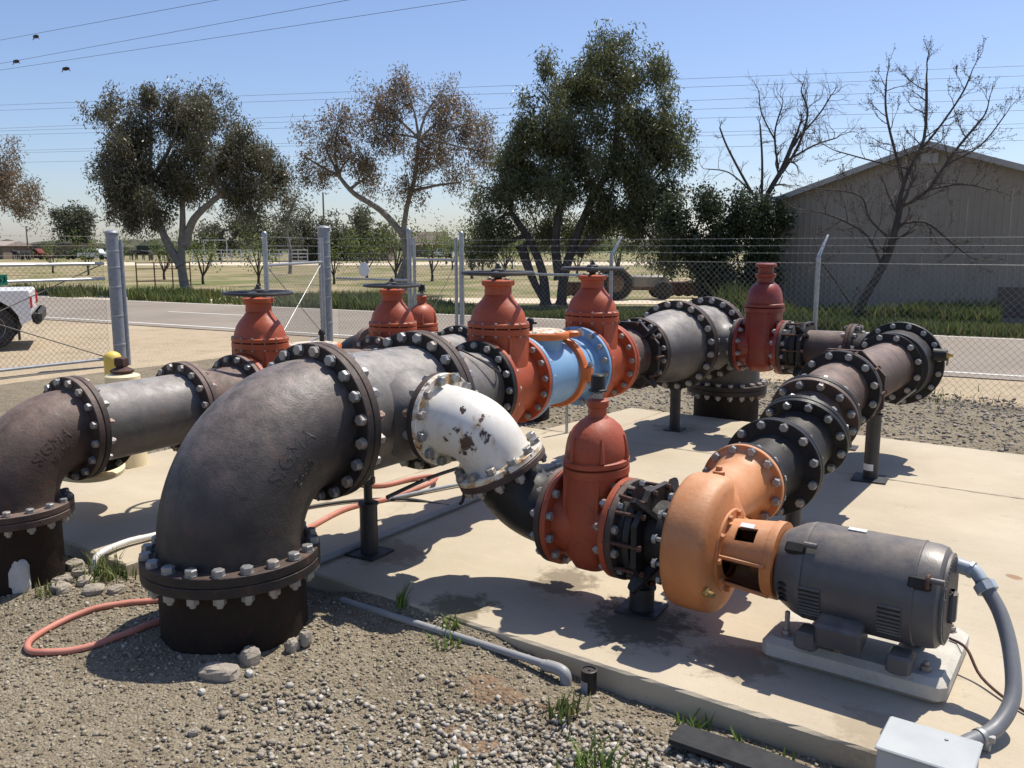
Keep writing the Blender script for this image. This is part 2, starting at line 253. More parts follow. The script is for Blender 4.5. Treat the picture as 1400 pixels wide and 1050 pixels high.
# ------------------------------------------------------------------ mesh helpers
def basis(n):
    n = Vector(n).normalized()
    if abs(n.z) > .95: u = Vector((1, 0, 0))
    else: u = Vector((0, 0, 1)).cross(n)*-1
    u = (u - n*u.dot(n)).normalized(); return u, n.cross(u), n
class MB:
    def __init__(s): s.v = []; s.f = []
    def add(s, vs, fs):
        k = len(s.v); s.v += [tuple(q) for q in vs]; s.f += [tuple(i+k for i in f) for f in fs]; return s
    def lathe(s, prof, o=(0, 0, 0), n=(0, 0, 1), seg=48, capa=False, capb=False, ex=1, ey=1, a0=0, a1=None):
        u, v, n = basis(n); o = Vector(o); vs = []; fs = []; full = a1 is None; a1_ = a0+2*math.pi if full else a1
        cnt = seg if full else seg+1
        for (r, t) in prof:
            for i in range(cnt):
                a = a0+(a1_-a0)*i/seg; vs.append(o+n*t+u*(r*ex*math.cos(a))+v*(r*ey*math.sin(a)))
        for j in range(len(prof)-1):
            for i in range(seg if full else seg):
                i2 = (i+1) % cnt; fs.append((j*cnt+i, j*cnt+i2, (j+1)*cnt+i2, (j+1)*cnt+i))
        if capa: fs.append(tuple(range(cnt))[::-1])
        if capb: fs.append(tuple((len(prof)-1)*cnt+i for i in range(cnt)))
        return s.add(vs, fs)
    def tube(s, path, r, seg=12, caps=True, up=None):
        P = [Vector(q) for q in path]; k = len(P); rr = r if isinstance(r, (list, tuple)) else [r]*k; vs = []; fs = []
        t0 = (P[1]-P[0]).normalized(); ref = Vector(up) if up else (Vector((0, 0, 1)) if abs(t0.z) < .9 else Vector((1, 0, 0)))
        u = (ref-t0*ref.dot(t0)).normalized()
        for j in range(k):
            t = (P[min(j+1, k-1)]-P[max(j-1, 0)]).normalized(); u = (u-t*u.dot(t)).normalized(); v = t.cross(u)
            for i in range(seg):
                a = 2*math.pi*i/seg; vs.append(P[j]+(u*math.cos(a)+v*math.sin(a))*rr[j])
        for j in range(k-1):
            for i in range(seg): fs.append((j*seg+i, j*seg+(i+1) % seg, (j+1)*seg+(i+1) % seg, (j+1)*seg+i))
        if caps: fs.append(tuple(range(seg))[::-1]); fs.append(tuple((k-1)*seg+i for i in range(seg)))
        return s.add(vs, fs)
    def box(s, c, d, rot=None, bev=0):
        c = Vector(c); hx, hy, hz = d[0]/2, d[1]/2, d[2]/2
        if bev <= 0:
            vs = [Vector((x, y, z)) for z in (-hz, hz) for y in (-hy, hy) for x in (-hx, hx)]
            fs = [(0, 2, 3, 1), (4, 5, 7, 6), (0, 1, 5, 4), (2, 6, 7, 3), (0, 4, 6, 2), (1, 3, 7, 5)]
        else:
            b = bev; ring = []; vs = []; fs = []
            for z, i in ((-hz, b), (-hz+b, 0), (hz-b, 0), (hz, b)):
                for (x, y) in ((-hx+i+b, -hy+i), (hx-i-b, -hy+i), (hx-i, -hy+i+b), (hx-i, hy-i-b), (hx-i-b, hy-i), (-hx+i+b, hy-i), (-hx+i, hy-i-b), (-hx+i, -hy+i+b)): vs.append(Vector((x, y, z)))
            for j in range(3):
                for i in range(8): fs.append((j*8+i, j*8+(i+1) % 8, j*8+8+(i+1) % 8, j*8+8+i))
            fs.append(tuple(range(8))[::-1]); fs.append(tuple(range(24, 32)))
        if rot is not None: vs = [rot @ q for q in vs]
        return s.add([c+q for q in vs], fs)
    def prism(s, poly, o, u, v, w):
        """polygon (a,b) in plane u,v at o, extruded by vector w"""
        o, u, v, w = Vector(o), Vector(u), Vector(v), Vector(w); k = len(poly)
        vs = [o+u*a+v*b for a, b in poly]+[o+u*a+v*b+w for a, b in poly]
        return s.add(vs, [tuple(range(k))[::-1], tuple(range(k, 2*k))]+[(i, (i+1) % k, k+(i+1) % k, k+i) for i in range(k)])
    def build(s, name, mat, parent=None, smooth=True, ang=35):
        me = bpy.data.meshes.new(name); me.from_pydata(s.v, [], s.f); me.update()
        return link(name, me, mat, parent, smooth, ang)
def link(name, me, mat, parent=None, smooth=True, ang=35):
    if mat is not None and len(me.materials) == 0: me.materials.append(M[mat] if isinstance(mat, str) else mat)
    if smooth and len(me.polygons):
        me.polygons.foreach_set('use_smooth', [True]*len(me.polygons)); me.set_sharp_from_angle(angle=R(ang))
    o = bpy.data.objects.new(name, me); COL.objects.link(o)
    if parent is not None: attach(o, parent)
    return o
def wmat(o):
    m = Matrix.LocRotScale(o.location, o.rotation_euler if o.rotation_mode != 'QUATERNION' else o.rotation_quaternion, o.scale)
    return (wmat(o.parent) @ o.matrix_parent_inverse @ m) if o.parent else m
def attach(o, parent): o.parent = parent; o.matrix_parent_inverse = wmat(parent).inverted()
def thing(name, label, cat, loc=(0, 0, 0), group=None):
    o = bpy.data.objects.new(name, None); COL.objects.link(o); o.location = loc; o.empty_display_size = .1
    return tag(o, label, cat, group)
def tag(o, label=None, cat=None, group=None, kind=None):
    if label: o['label'] = label
    if cat: o['category'] = cat
    if group: o['group'] = group
    if kind: o['kind'] = kind
    return o
def struct(o, label=None):
    o['kind'] = 'structure'
    if label: o['label'] = label
    return o
def npmesh(name, V, F, mat, parent=None, smooth=False):
    me = bpy.data.meshes.new(name); V = np.asarray(V, np.float32); F = np.asarray(F, np.int32); k = F.shape[1]
    me.vertices.add(len(V)); me.vertices.foreach_set('co', V.ravel()); me.loops.add(F.size); me.loops.foreach_set('vertex_index', F.ravel())
    me.polygons.add(len(F)); me.polygons.foreach_set('loop_start', np.arange(0, F.size, k, dtype=np.int32)); me.polygons.foreach_set('loop_total', np.full(len(F), k, np.int32))
    me.update(calc_edges=True); me.validate()
    if smooth: me.polygons.foreach_set('use_smooth', [True]*len(F))
    me.materials.append(M[mat] if isinstance(mat, str) else mat)
    o = bpy.data.objects.new(name, me); COL.objects.link(o)
    if parent is not None: attach(o, parent)
    return o
def bez(p0, t0, p1, t1, n=20):
    p0, t0, p1, t1 = map(Vector, (p0, t0, p1, t1)); a = p0+t0; b = p1-t1
    return [(1-t)**3*p0+3*(1-t)**2*t*a+3*(1-t)*t*t*b+t**3*p1 for t in [i/n for i in range(n+1)]]
def smooth_path(pts, sub=8):
    P = [Vector(q) for q in pts]; out = []
    for i in range(len(P)-1):
        a, b, c, d = P[max(i-1, 0)], P[i], P[i+1], P[min(i+2, len(P)-1)]
        for k in range(sub):
            t = k/sub; out.append(.5*((2*b)+(c-a)*t+(2*a-5*b+4*c-d)*t*t+(3*b-a-3*c+d)*t**3))
    out.append(P[-1]); return out
YV, XV, ZV = Vector((0, 1, 0)), Vector((1, 0, 0)), Vector((0, 0, 1))
MX, MZ = -3.33, .835            # axis of the large main
LX, LZ = -4.80, .70             # axis of the left main
PY, PZ = 3.54, .39              # axis of the booster pump set
DX = -1.49                      # axis of the booster discharge
# ================================================================== GROUND, ROAD, PAD
GZ = -.1
def sheet(name, pts, z, mat, up=None):
    o = MB().add([(p[0], p[1], z) for p in pts], [tuple(range(len(pts)))]).build(name, mat, smooth=False); return struct(o)
def ring_sheet(name, r0, r1, z, mat, seg=64, c=(-10, 20)):
    vs = [(c[0]+r*math.cos(2*math.pi*i/seg), c[1]+r*math.sin(2*math.pi*i/seg), z) for r in (r0, r1) for i in range(seg)]
    return struct(MB().add(vs, [(i, (i+1) % seg, seg+(i+1) % seg, seg+i) for i in range(seg)]).build(name, mat, smooth=False))
sheet('ground', [(-4500, -4500), (4500, -4500), (4500, 4500), (-4500, 4500)], GZ-.045, 'field')
RD = Vector((math.cos(R(7.3)), math.sin(R(7.3)), 0)); RN = Vector((-RD.y, RD.x, 0)); RO = Vector((-10.2, 13.05, 0))     # near white line of the road
def road_pt(s, t, z): q = RO+RD*s+RN*t; return (q.x, q.y, z)
sheet('dirt_shoulder', [road_pt(-70, -30, 0), road_pt(60, -30, 0), road_pt(60, .2, 0), road_pt(-70, .2, 0)], GZ-.032, 'dirt')
sheet('road', [road_pt(-160, -.45, 0), road_pt(120, -.45, 0), road_pt(120, 6.0, 0), road_pt(-160, 6.0, 0)], GZ-.018, 'asphalt')
for t, nm in ((0, 'road_edge_line'), (5.75, 'road_edge_line')):
    sheet(nm, [road_pt(-160, t-.055, 0), road_pt(120, t-.055, 0), road_pt(120, t+.055, 0), road_pt(-160, t+.055, 0)], GZ-.013, 'road_paint')
for k in range(-6, 5): sheet('road_centre_dash', [road_pt(k*12, 2.87, 0), road_pt(k*12+3, 2.87, 0), road_pt(k*12+3, 2.98, 0), road_pt(k*12, 2.98, 0)], GZ-.013, 'road_paint')
t0 = [frm(-220, 84, 0), frm(90, 92, 0), frm(90, 112, 0), frm(-220, 102, 0)]; sheet('dirt_track', [(q.x, q.y) for q in t0], GZ-.03, 'track')
t0 = [frm(-20, 30.5, 0), frm(40, 25, 0), frm(42, 27.5, 0), frm(-20, 33.5, 0)]; sheet('farm_drive', [(q.x, q.y) for q in t0], GZ-.03, 'track')
def ragged(name, d0, d1, x0, x1, z, mat, amp, n_=40):
    pts = [frm(x0+(x1-x0)*i/n_, d0+amp*math.sin(i*1.7)*random.uniform(.3, 1), 0) for i in range(n_+1)]+[frm(x1-(x1-x0)*i/n_, d1+amp*math.sin(i*2.3+1)*random.uniform(.3, 1), 0) for i in range(n_+1)]; sheet(name, [(q.x, q.y) for q in pts], z, mat)
ragged('bare_ground', 56, 83, -75, -12, GZ-.034, 'dry', 2.2); ragged('bare_ground', 33.5, 37, -60, -6, GZ-.034, 'dry', .6); ragged('bare_ground', 60, 74, -8, 30, GZ-.034, 'dry', 2.5)
ff_ = [frm(-900, 260, 0), frm(900, 260, 0), frm(2400, 3200, 0), frm(-2400, 3200, 0)]; sheet('far_field', [(q.x, q.y) for q in ff_], GZ-.03, 'farfield')
# yard surface with real unevenness
def vnoise(x, y, s, seed):
    g = np.random.default_rng(seed).random((256, 256)); X = x*s; Y = y*s; i = np.floor(X).astype(int); j = np.floor(Y).astype(int); fx = X-i; fy = Y-j; fx = fx*fx*(3-2*fx); fy = fy*fy*(3-2*fy)
    return (g[i % 256, j % 256]*(1-fx)*(1-fy)+g[(i+1) % 256, j % 256]*fx*(1-fy)+g[i % 256, (j+1) % 256]*(1-fx)*fy+g[(i+1) % 256, (j+1) % 256]*fx*fy)
def ground_h(x, y):
    h = .034*(vnoise(x, y, .9, 1)-.5)+.026*(vnoise(x, y, 3.3, 2)-.5)+.016*(vnoise(x, y, 10, 3)-.5)
    h += .045*np.exp(-(((x+4.4)/.5)**2+((y-2.15)/.35)**2))+.085*np.exp(-(((x+2.55)/.62)**4+((y-2.98)/.12)**2))+.065*np.exp(-((x-MX)**2+(y-2.39)**2)/.30)+.03*np.exp(-(((x+1.0)/1.0)**2+((y-2.7)/.3)**2))+.03*np.exp(-(((x+2.2)/.6)**2+((y-2.75)/.25)**2))-.03*np.exp(-(((x+1.2)/.9)**2+((y-2.95)/.15)**2))
    return GZ+h
def strip(x0, x1, y0, y1, st, name, mat, edge):
    nx = int((x1-x0)/st)+1; ny = int((y1-y0)/st)+1; xs = np.linspace(x0, x1, nx); ys = np.linspace(y0, y1, ny); X, Y = np.meshgrid(xs, ys, indexing='ij'); Z = ground_h(X, Y)
    if edge: 
        d = np.minimum.reduce([X-x0, x1-X, Y-y0, y1-Y]); Z = np.where(d < .5, GZ-.06+(Z-GZ+.06)*np.clip(d/.5, 0, 1), Z)
    V = np.stack([X, Y, Z], -1).reshape(-1, 3); ii, jj = np.meshgrid(np.arange(nx-1), np.arange(ny-1), indexing='ij'); a = (ii*ny+jj).ravel()
    return npmesh(name, V, np.stack([a, a+ny, a+ny+1, a+1], 1), mat, None, True)
struct(strip(-12.6, 6, -3, 11.75, .045, 'gravel_yard', 'yard', True))
pad = bpy.data.objects.new('concrete_pad', None); COL.objects.link(pad); struct(pad); pad.location = (-2, 5.5, 0)
def slab(poly):
    """one poured bay: chamfered edge, real thickness"""
    P0 = [Vector((x, y, 0)) for x, y in poly]; P = []
    for i, q in enumerate(P0):
        e = P0[(i+1) % len(P0)]; m_ = max(1, int((e-q).length/.05)); P += [q.lerp(e, t/m_) for t in range(m_)]
    k = len(P); b = MB(); rings = []
    for (ins, z) in ((.0, -.16), (.0, -.010), (.009, 0)):
        for i, q in enumerate(P):
            a = (q-P[i-1]).normalized(); d = (P[(i+1) % k]-q).normalized(); nrm = (Vector((-a.y, a.x, 0))+Vector((-d.y, d.x, 0))); nrm = nrm/max(.3, nrm.length_squared)*2
            ch = (random.random()**4)*.014 if ins else 0; rings.append(q+nrm*(ins*random.uniform(.5, 1.3)+ch)+Vector((0, 0, z)))
    b.add(rings, [(j*k+i, j*k+(i+1) % k, j*k+k+(i+1) % k, j*k+k+i) for j in (0, 1) for i in range(k)]+[tuple(2*k+i for i in range(k))]); b.build('slab', 'concrete', pad, smooth=False)
g = .005; YJ = 6.72; YB = 8.21; YF = 2.945; XJ = -4.335
slab([(XJ+g, YF), (2.2, YF), (2.2, YJ-g), (XJ+g, YJ-g)])
slab([(-4.42, YJ+g), (-3.88-g, YJ+g), (-3.88-g, YB), (-4.27, YB)]); slab([(-3.88+g, YJ+g), (2.2, YJ+g), (2.2, YB), (-3.88+g, YB)])
slab([(-6.6, 2.43), (XJ-g, 2.43), (XJ-g, YJ-g), (-6.6, YJ-g)])

# ------------------------------------------------------------------ loose stones
_t = (1+5**.5)/2
ICO = np.array([(-1, _t, 0), (1, _t, 0), (-1, -_t, 0), (1, -_t, 0), (0, -1, _t), (0, 1, _t), (0, -1, -_t), (0, 1, -_t), (_t, 0, -1), (_t, 0, 1), (-_t, 0, -1), (-_t, 0, 1)])/1.9
ICF = np.array([(0, 11, 5), (0, 5, 1), (0, 1, 7), (0, 7, 10), (0, 10, 11), (1, 5, 9), (5, 11, 4), (11, 10, 2), (10, 7, 6), (7, 1, 8), (3, 9, 4), (3, 4, 2), (3, 2, 6), (3, 6, 8), (3, 8, 9), (4, 9, 5), (2, 4, 11), (6, 2, 10), (8, 6, 7), (9, 8, 1)])
def rotmats(n):
    q = RNG.normal(size=(n, 4)); q /= np.linalg.norm(q, axis=1)[:, None]; w, x, y, z = q.T
    return np.stack([np.stack([1-2*(y*y+z*z), 2*(x*y-z*w), 2*(x*z+y*w)], -1), np.stack([2*(x*y+z*w), 1-2*(x*x+z*z), 2*(y*z-x*w)], -1), np.stack([2*(x*z-y*w), 2*(y*z+x*w), 1-2*(x*x+y*y)], -1)], 1)
BXV = np.array([(x, y, z) for z in (-.62, .62) for y in (-.62, .62) for x in (-.62, .62)]); BXF = np.array([(0, 2, 3), (0, 3, 1), (4, 5, 7), (4, 7, 6), (0, 1, 5), (0, 5, 4), (2, 6, 7), (2, 7, 3), (0, 4, 6), (0, 6, 2), (1, 3, 7), (1, 7, 5)])
OCV = np.array([(1, 0, 0), (-1, 0, 0), (0, 1, 0), (0, -1, 0), (0, 0, 1), (0, 0, -1.)]); OCF = np.array([(0, 2, 4), (2, 1, 4), (1, 3, 4), (3, 0, 4), (2, 0, 5), (1, 2, 5), (3, 1, 5), (0, 3, 5)])
def stones(name, P, S, mat, label, cat, flat=.6, B=ICO, BF=ICF):
    n = len(P); m = len(B); V = B[None]*(1+RNG.uniform(-.28, .28, (n, m, 1)))+RNG.uniform(-.16, .16, (n, m, 3)); V = V*RNG.uniform(.55, 1.25, (n, 1, 3)); V = np.einsum('nij,nkj->nki', rotmats(n), V); V[:, :, 2] *= flat
    V = V*S[:, None, None]+P[:, None, :]; F = BF[None]+m*np.arange(n)[:, None, None]
    o = npmesh(name, V.reshape(-1, 3), F.reshape(-1, 3), mat); return tag(o, label, cat, kind='stuff')
def scatter(n, x0, x1, y0, y1, keep=None):
    x = RNG.uniform(x0, x1, n); y = RNG.uniform(y0, y1, n)
    if keep is not None: k = keep(x, y); x, y = x[k], y[k]
    return x, y
def off_pad(x, y): return ~((y > YF-.01) & (y < YB) & (x > -4.4)) & ~((y > 2.42) & (y < YJ) & (x < XJ+.1) & (x > -6.6)) & ((x-MX)**2+(y-2.39)**2 > .34**2) & ((x-LX)**2+(y-2.08)**2 > .23**2)
def heap(x, y): return vnoise(x, y, 1.6, 9)*.7+vnoise(x, y, 5, 10)*.3
def patch(x, y): return .55*heap(x, y)+.55*np.exp(-((x+1.72)/.48)**2-((y-2.28)/.33)**2)+.45*np.exp(-((x+1.15)/.45)**2-((y-2.55)/.25)**2)+.3*np.exp(-((x+.9)/.6)**2-((y-2.1)/.4)**2)
x, y = scatter(34000, -2.9, .6, 1.35, 2.95, lambda x, y: off_pad(x, y) & (patch(x, y)+RNG.uniform(-.22, .22, len(x)) > .56))
s = (.003+RNG.random(len(x))**2.2*.0145); k_ = RNG.random(len(x)) < .6; zz = ground_h(x, y)+s*.35+.006*RNG.random(len(x))
stones('loose_gravel', np.stack([x, y, zz], 1)[k_], s[k_], 'pebble', 'pale angular loose gravel heaped along the pad edge in front', 'gravel', .75, BXV, BXF); stones('rounded_gravel', np.stack([x, y, zz], 1)[~k_], s[~k_], 'pebble', 'pale rounded stones mixed into gravel heap in front', 'gravel', .7)
x, y = scatter(52000, -5.6, .6, .9, 2.95, off_pad); s = (.0026+RNG.random(len(x))**4*.010); stones('fine_gravel', np.stack([x, y, ground_h(x, y)+s*.2], 1), s, 'grit', 'fine brown gravel over the front yard', 'gravel', .8, BXV, BXF)
x, y = scatter(52000, -9.5, 3.0, 3.0, 11.8, lambda x, y: off_pad(x, y)); s = (.005+RNG.random(len(x))**3*.022); stones('grey_gravel', np.stack([x, y, ground_h(x, y)+s*.15], 1), s, 'clod', 'dark grey gravel between the pad and fence', 'gravel', .8, BXV, BXF)
def rock(name, label, cat, c, dims, mat, seed, rot=0):
    rg = np.random.default_rng(seed); b = MB(); n1, n2 = 9, 14; vs = []; fs = []
    for i in range(n1+1):
        ph = math.pi*i/n1-math.pi/2
        for j in range(n2):
            a = 2*math.pi*j/n2; q = np.array([math.cos(ph)*math.cos(a), math.cos(ph)*math.sin(a), math.sin(ph)]); q = np.sign(q)*np.abs(q)**.62; k = 1+rg.uniform(-.1, .1)
            v = Vector((q[0]*dims[0]*k/2, q[1]*dims[1]*k/2, q[2]*dims[2]*k/2)); v.rotate(Matrix.Rotation(rot, 3, 'Z')); vs.append(v+Vector(c))
    for i in range(n1):
        for j in range(n2): fs.append((i*n2+j, i*n2+(j+1) % n2, (i+1)*n2+(j+1) % n2, (i+1)*n2+j))
    o = b.add(vs, fs).build(name, mat, smooth=False); return tag(o, label, cat)
rock('concrete_chunk', 'flat broken concrete chunk in front of the largest elbow', 'rubble', (-2.985, 2.05, float(ground_h(np.array(-2.985), np.array(2.05)))+0.010), (.17, .09, .065), 'rubble', 1, .45)
rock('concrete_chunk', 'rounded concrete lump against the riser of the largest elbow', 'rubble', (-2.965, 2.19, float(ground_h(np.array(-2.965), np.array(2.19)))+0.025), (.075, .08, .09), 'rubble', 2)
rock('concrete_chunk', 'small upright concrete chip right of the largest elbow riser', 'rubble', (-2.91, 2.38, float(ground_h(np.array(-2.91), np.array(2.38)))+0.015), (.05, .06, .07), 'rubble', 3)
rock('concrete_chunk', 'knobbly concrete lump at the tip of the right riser side', 'rubble', (-2.885, 2.43, float(ground_h(np.array(-2.885), np.array(2.43)))+0.040), (.05, .05, .075), 'rubble', 12)
rock('concrete_slab_shard', 'white upright concrete shard against the left riser', 'rubble', (-4.60, 1.99, .0), (.115, .05, .20), 'rubble_white', 4, .75)
for k, (x, y, s_, lb) in enumerate([(-4.68, 2.32, .09, 'brown clod nearest the white conduit, back of the rubble'), (-4.52, 2.27, .07, 'pale flat rubble stone below the white conduit'), (-4.50, 2.16, .075, 'squarish rubble stone in the middle of the heap by the left riser'), (-4.38, 2.22, .07, 'grey rubble stone at the right of the heap by the left riser'), (-4.40, 2.10, .085, 'front rubble stone of the heap left of the largest elbow'), (-4.24, 2.19, .085, 'largest rubble stone just left of the largest elbow flange'), (-4.16, 2.27, .07, 'dark rubble stone beside the largest elbow flange')]):
    rock('rubble_stone', lb, 'rubble', (x, y, float(ground_h(np.array(x), np.array(y)))+.015), (s_*1.3, s_, s_*.7), 'rubble', 20+k, k*.8)
for k, (x, y, s_) in enumerate([(-2.94, 1.93, .022), (-2.72, 1.74, .03), (-2.40, 1.80, .028), (-2.88, 2.12, .028)]):
    rock('loose_stone', ['small white pebble in front of the flat concrete chunk', 'dark stone left on bare ground near the bottom edge', 'dark stone between bare ground and the pale gravel', 'pale pebble in the shade of the largest elbow'][k], 'stone', (x, y, float(ground_h(np.array(x), np.array(y)))+.01), (s_*1.3, s_, s_), ['rubble_white', 'rubble', 'rubble', 'rubble_white'][k], 40+k, k)
# bare reddish soil patches
for k, (x, y, rx, ry) in enumerate([(-1.83, 2.32, .20, .10), (-1.95, 2.62, .22, .10)]):
    n_ = 26; vs = [(x, y, float(ground_h(np.array(x), np.array(y)))+.007)]
    for ring_, f in ((0, .55), (1, 1.0)):
        for i in range(n_):
            a = 2*math.pi*i/n_; q = 1+.25*math.sin(3*a+k)+.12*math.sin(7*a); px_, py_ = x+rx*f*q*math.cos(a), y+ry*f*q*math.sin(a); vs.append((px_, py_, float(ground_h(np.array(px_), np.array(py_)))+(.006 if f < .9 else -.008)))
    fs = [(0, 1+i, 1+(i+1) % n_) for i in range(n_)]+[(1+i, 1+n_+i, 1+n_+(i+1) % n_, 1+(i+1) % n_) for i in range(n_)]
    struct(MB().add(vs, fs).build('soil_patch', 'red_soil'))

# ------------------------------------------------------------------ grass, weeds
def blades(name, P, H, mat, w=.006, lean=.35, parent=None):
    n = len(P); a = RNG.uniform(0, 6.28, n); d = np.stack([np.cos(a), np.sin(a), np.zeros(n)], 1); s = np.stack([-np.sin(a), np.cos(a), np.zeros(n)], 1); ln = RNG.uniform(0, lean, n)[:, None]*H[:, None]
    up = np.array([0, 0, 1.])[None]*H[:, None]; b0 = P-s*w; b1 = P+s*w; m0 = P+up*.55+d*ln*.35-s*w*.8; m1 = P+up*.55+d*ln*.35+s*w*.8; t = P+up+d*ln
    V = np.stack([b0, b1, m1, m0, t], 1).reshape(-1, 3); k = 5*np.arange(n)[:, None]; F = np.concatenate([k+np.array([[0, 1, 2]]), k+np.array([[0, 2, 3]]), k+np.array([[3, 2, 4]])], 0)
    return npmesh(name, V, F, mat, parent)
def verge(n, s0, s1, t0, t1, h, w, label, dens=None, mat='grass'):
    s = RNG.uniform(s0, s1, n); t = RNG.uniform(t0, t1, n); X = RO.x+RD.x*s+RN.x*t; Y = RO.y+RD.y*s+RN.y*t
    k = vnoise(X, Y, .8, 21)*.6+vnoise(X, Y, .2, 23)*.4+RNG.uniform(-.12, .12, len(X)) > .40; X, Y = X[k], Y[k]; H = h*(.4+1.1*vnoise(X, Y, .45, 22))*RNG.uniform(.6, 1.3, len(X)); return tag(blades('verge_grass', np.stack([X, Y, np.full(len(X), GZ-.04)], 1), H, mat, w, .6), label, 'grass', kind='stuff')
verge(26000, -45, -6, 6.1, 9.0, .30, .022, 'green weedy grass on the far road verge at left')
verge(26000, -6, 16, 6.0, 8.2, .24, .016, 'green grass on the far road verge before the barn')
verge(9000, 2.5, 9, 7.8, 9.6, .55, .03, 'tall leafy weeds round the bare tree before the barn')
def weed(label, x, y, n, h, spread, mat='weed', w=.006, z=None):
    xx = RNG.normal(x, spread, n); yy = RNG.normal(y, spread, n); zz = ground_h(xx, yy)-.005 if z is None else np.full(n, z); o = blades('weed', np.stack([xx, yy, zz], 1), RNG.uniform(.5, 1.2, n)*h, mat, w, 1.1); return tag(o, label, 'weed')
weed('green weed standing in the joint at pad edge, left of the conduit', -2.75, 2.93, 16, .11, .012, w=.006, z=-.02)
weed('green weed at the middle of the grey conduit', -2.37, 2.80, 26, .075, .03)
weed('low weed behind the middle of the grey conduit', -2.42, 2.91, 22, .06, .025)
weed('dark green weed in front of the black stub pipe', -1.63, 2.62, 46, .10, .04, 'grass'); weed('bright yellow green weed in the pale gravel', -1.38, 2.42, 46, .09, .045); weed('bright weed tuft left in the pale gravel', -1.72, 2.10, 22, .075, .022)
weed('small leafy weed against the pad edge at right', -1.20, 2.86, 26, .07, .03); weed('tiny weed at pad edge near the rubber strip', -1.02, 2.87, 12, .05, .02); weed('pale weed between the rubber strip and pad', -.86, 2.83, 14, .05, .03)
weed('dry yellow grass tuft by the white conduit', -4.44, 2.36, 60, .14, .05, 'grass', .004); weed('green grass clump under the white conduit', -4.36, 2.36, 80, .08, .06, 'grass', .005); weed('thin green weed among the rubble stones', -4.42, 2.02, 30, .08, .03, 'grass', .004)
tag(weed('dry weeds along the fence foot at right', -1.9, 11.3, 120, .12, .35, 'grass', .005), kind='stuff')

# ================================================================== TREES
def leaf_cloud(C, n_per, sig, L, W, droop, spread=1.0):
    n = len(C)*n_per; base = np.repeat(C, n_per, 0)+np.clip(RNG.normal(0, 1, (n, 3)), -1.5, 1.5)*np.repeat(sig, n_per)[:, None]*np.array([.8, .8, 1.1])
    d = RNG.normal(0, 1, (n, 3))*spread; d[:, 2] -= droop; d /= np.linalg.norm(d, axis=1)[:, None]; s = np.cross(d, RNG.normal(0, 1, (n, 3))); s /= np.linalg.norm(s, axis=1)[:, None]
    l = (L*RNG.uniform(.6, 1.3, n))[:, None]; w = (W*RNG.uniform(.7, 1.3, n))[:, None]
    V = np.stack([base, base+d*l*.45+s*w, base+d*l, base+d*l*.45-s*w], 1).reshape(-1, 3); return V, np.arange(4*n).reshape(-1, 4)
def lobes_pts(base, lobes, n):
    """cluster centres: every lobe breaks up into a handful of separate sprays with gaps between"""
    rt = np.array(_rt); hf = np.array(_hf); sub = []; wt = []
    for l in lobes:
        for k in range(12):
            d = RNG.normal(0, 1, 3); d /= np.linalg.norm(d); d *= RNG.uniform(.2, 1.0); s = RNG.uniform(.14, .32); sub.append((l[0]+d[0]*l[3], l[1]+d[1]*l[3], l[2]+d[2]*l[4], s*l[3], s*l[4]*1.15)); wt.append((l[3]*l[3]*l[4])**.8*s)
    sub = np.array(sub); wt = np.array(wt); k = RNG.choice(len(sub), n, p=wt/wt.sum()); q = np.clip(RNG.normal(0, 1, (n, 3)), -1.6, 1.6)*.62; S = sub[k]; return np.array(base)+rt*(S[:, 0]+q[:, 0]*S[:, 3])[:, None]+hf*(S[:, 1]+q[:, 1]*S[:, 3])[:, None]+np.array([0, 0, 1.])*(S[:, 2]+q[:, 2]*S[:, 4])[:, None]
def limb(b, p0, p1, r0, r1, wob=.25, seg=7, n=8):
    p0, p1 = Vector(p0), Vector(p1); L_ = (p1-p0).length; pts = []
    o1 = Vector(RNG.normal(0, 1, 3))*wob*L_*.18; o1.z = abs(o1.z)*.6
    for i in range(n+1):
        t = i/n; pts.append(p0.lerp(p1, t)+o1*math.sin(math.pi*t)+Vector(RNG.normal(0, 1, 3))*wob*L_*.012)
    b.tube(pts, [r0+(r1-r0)*(i/n)**.8 for i in range(n+1)], seg, True); return pts
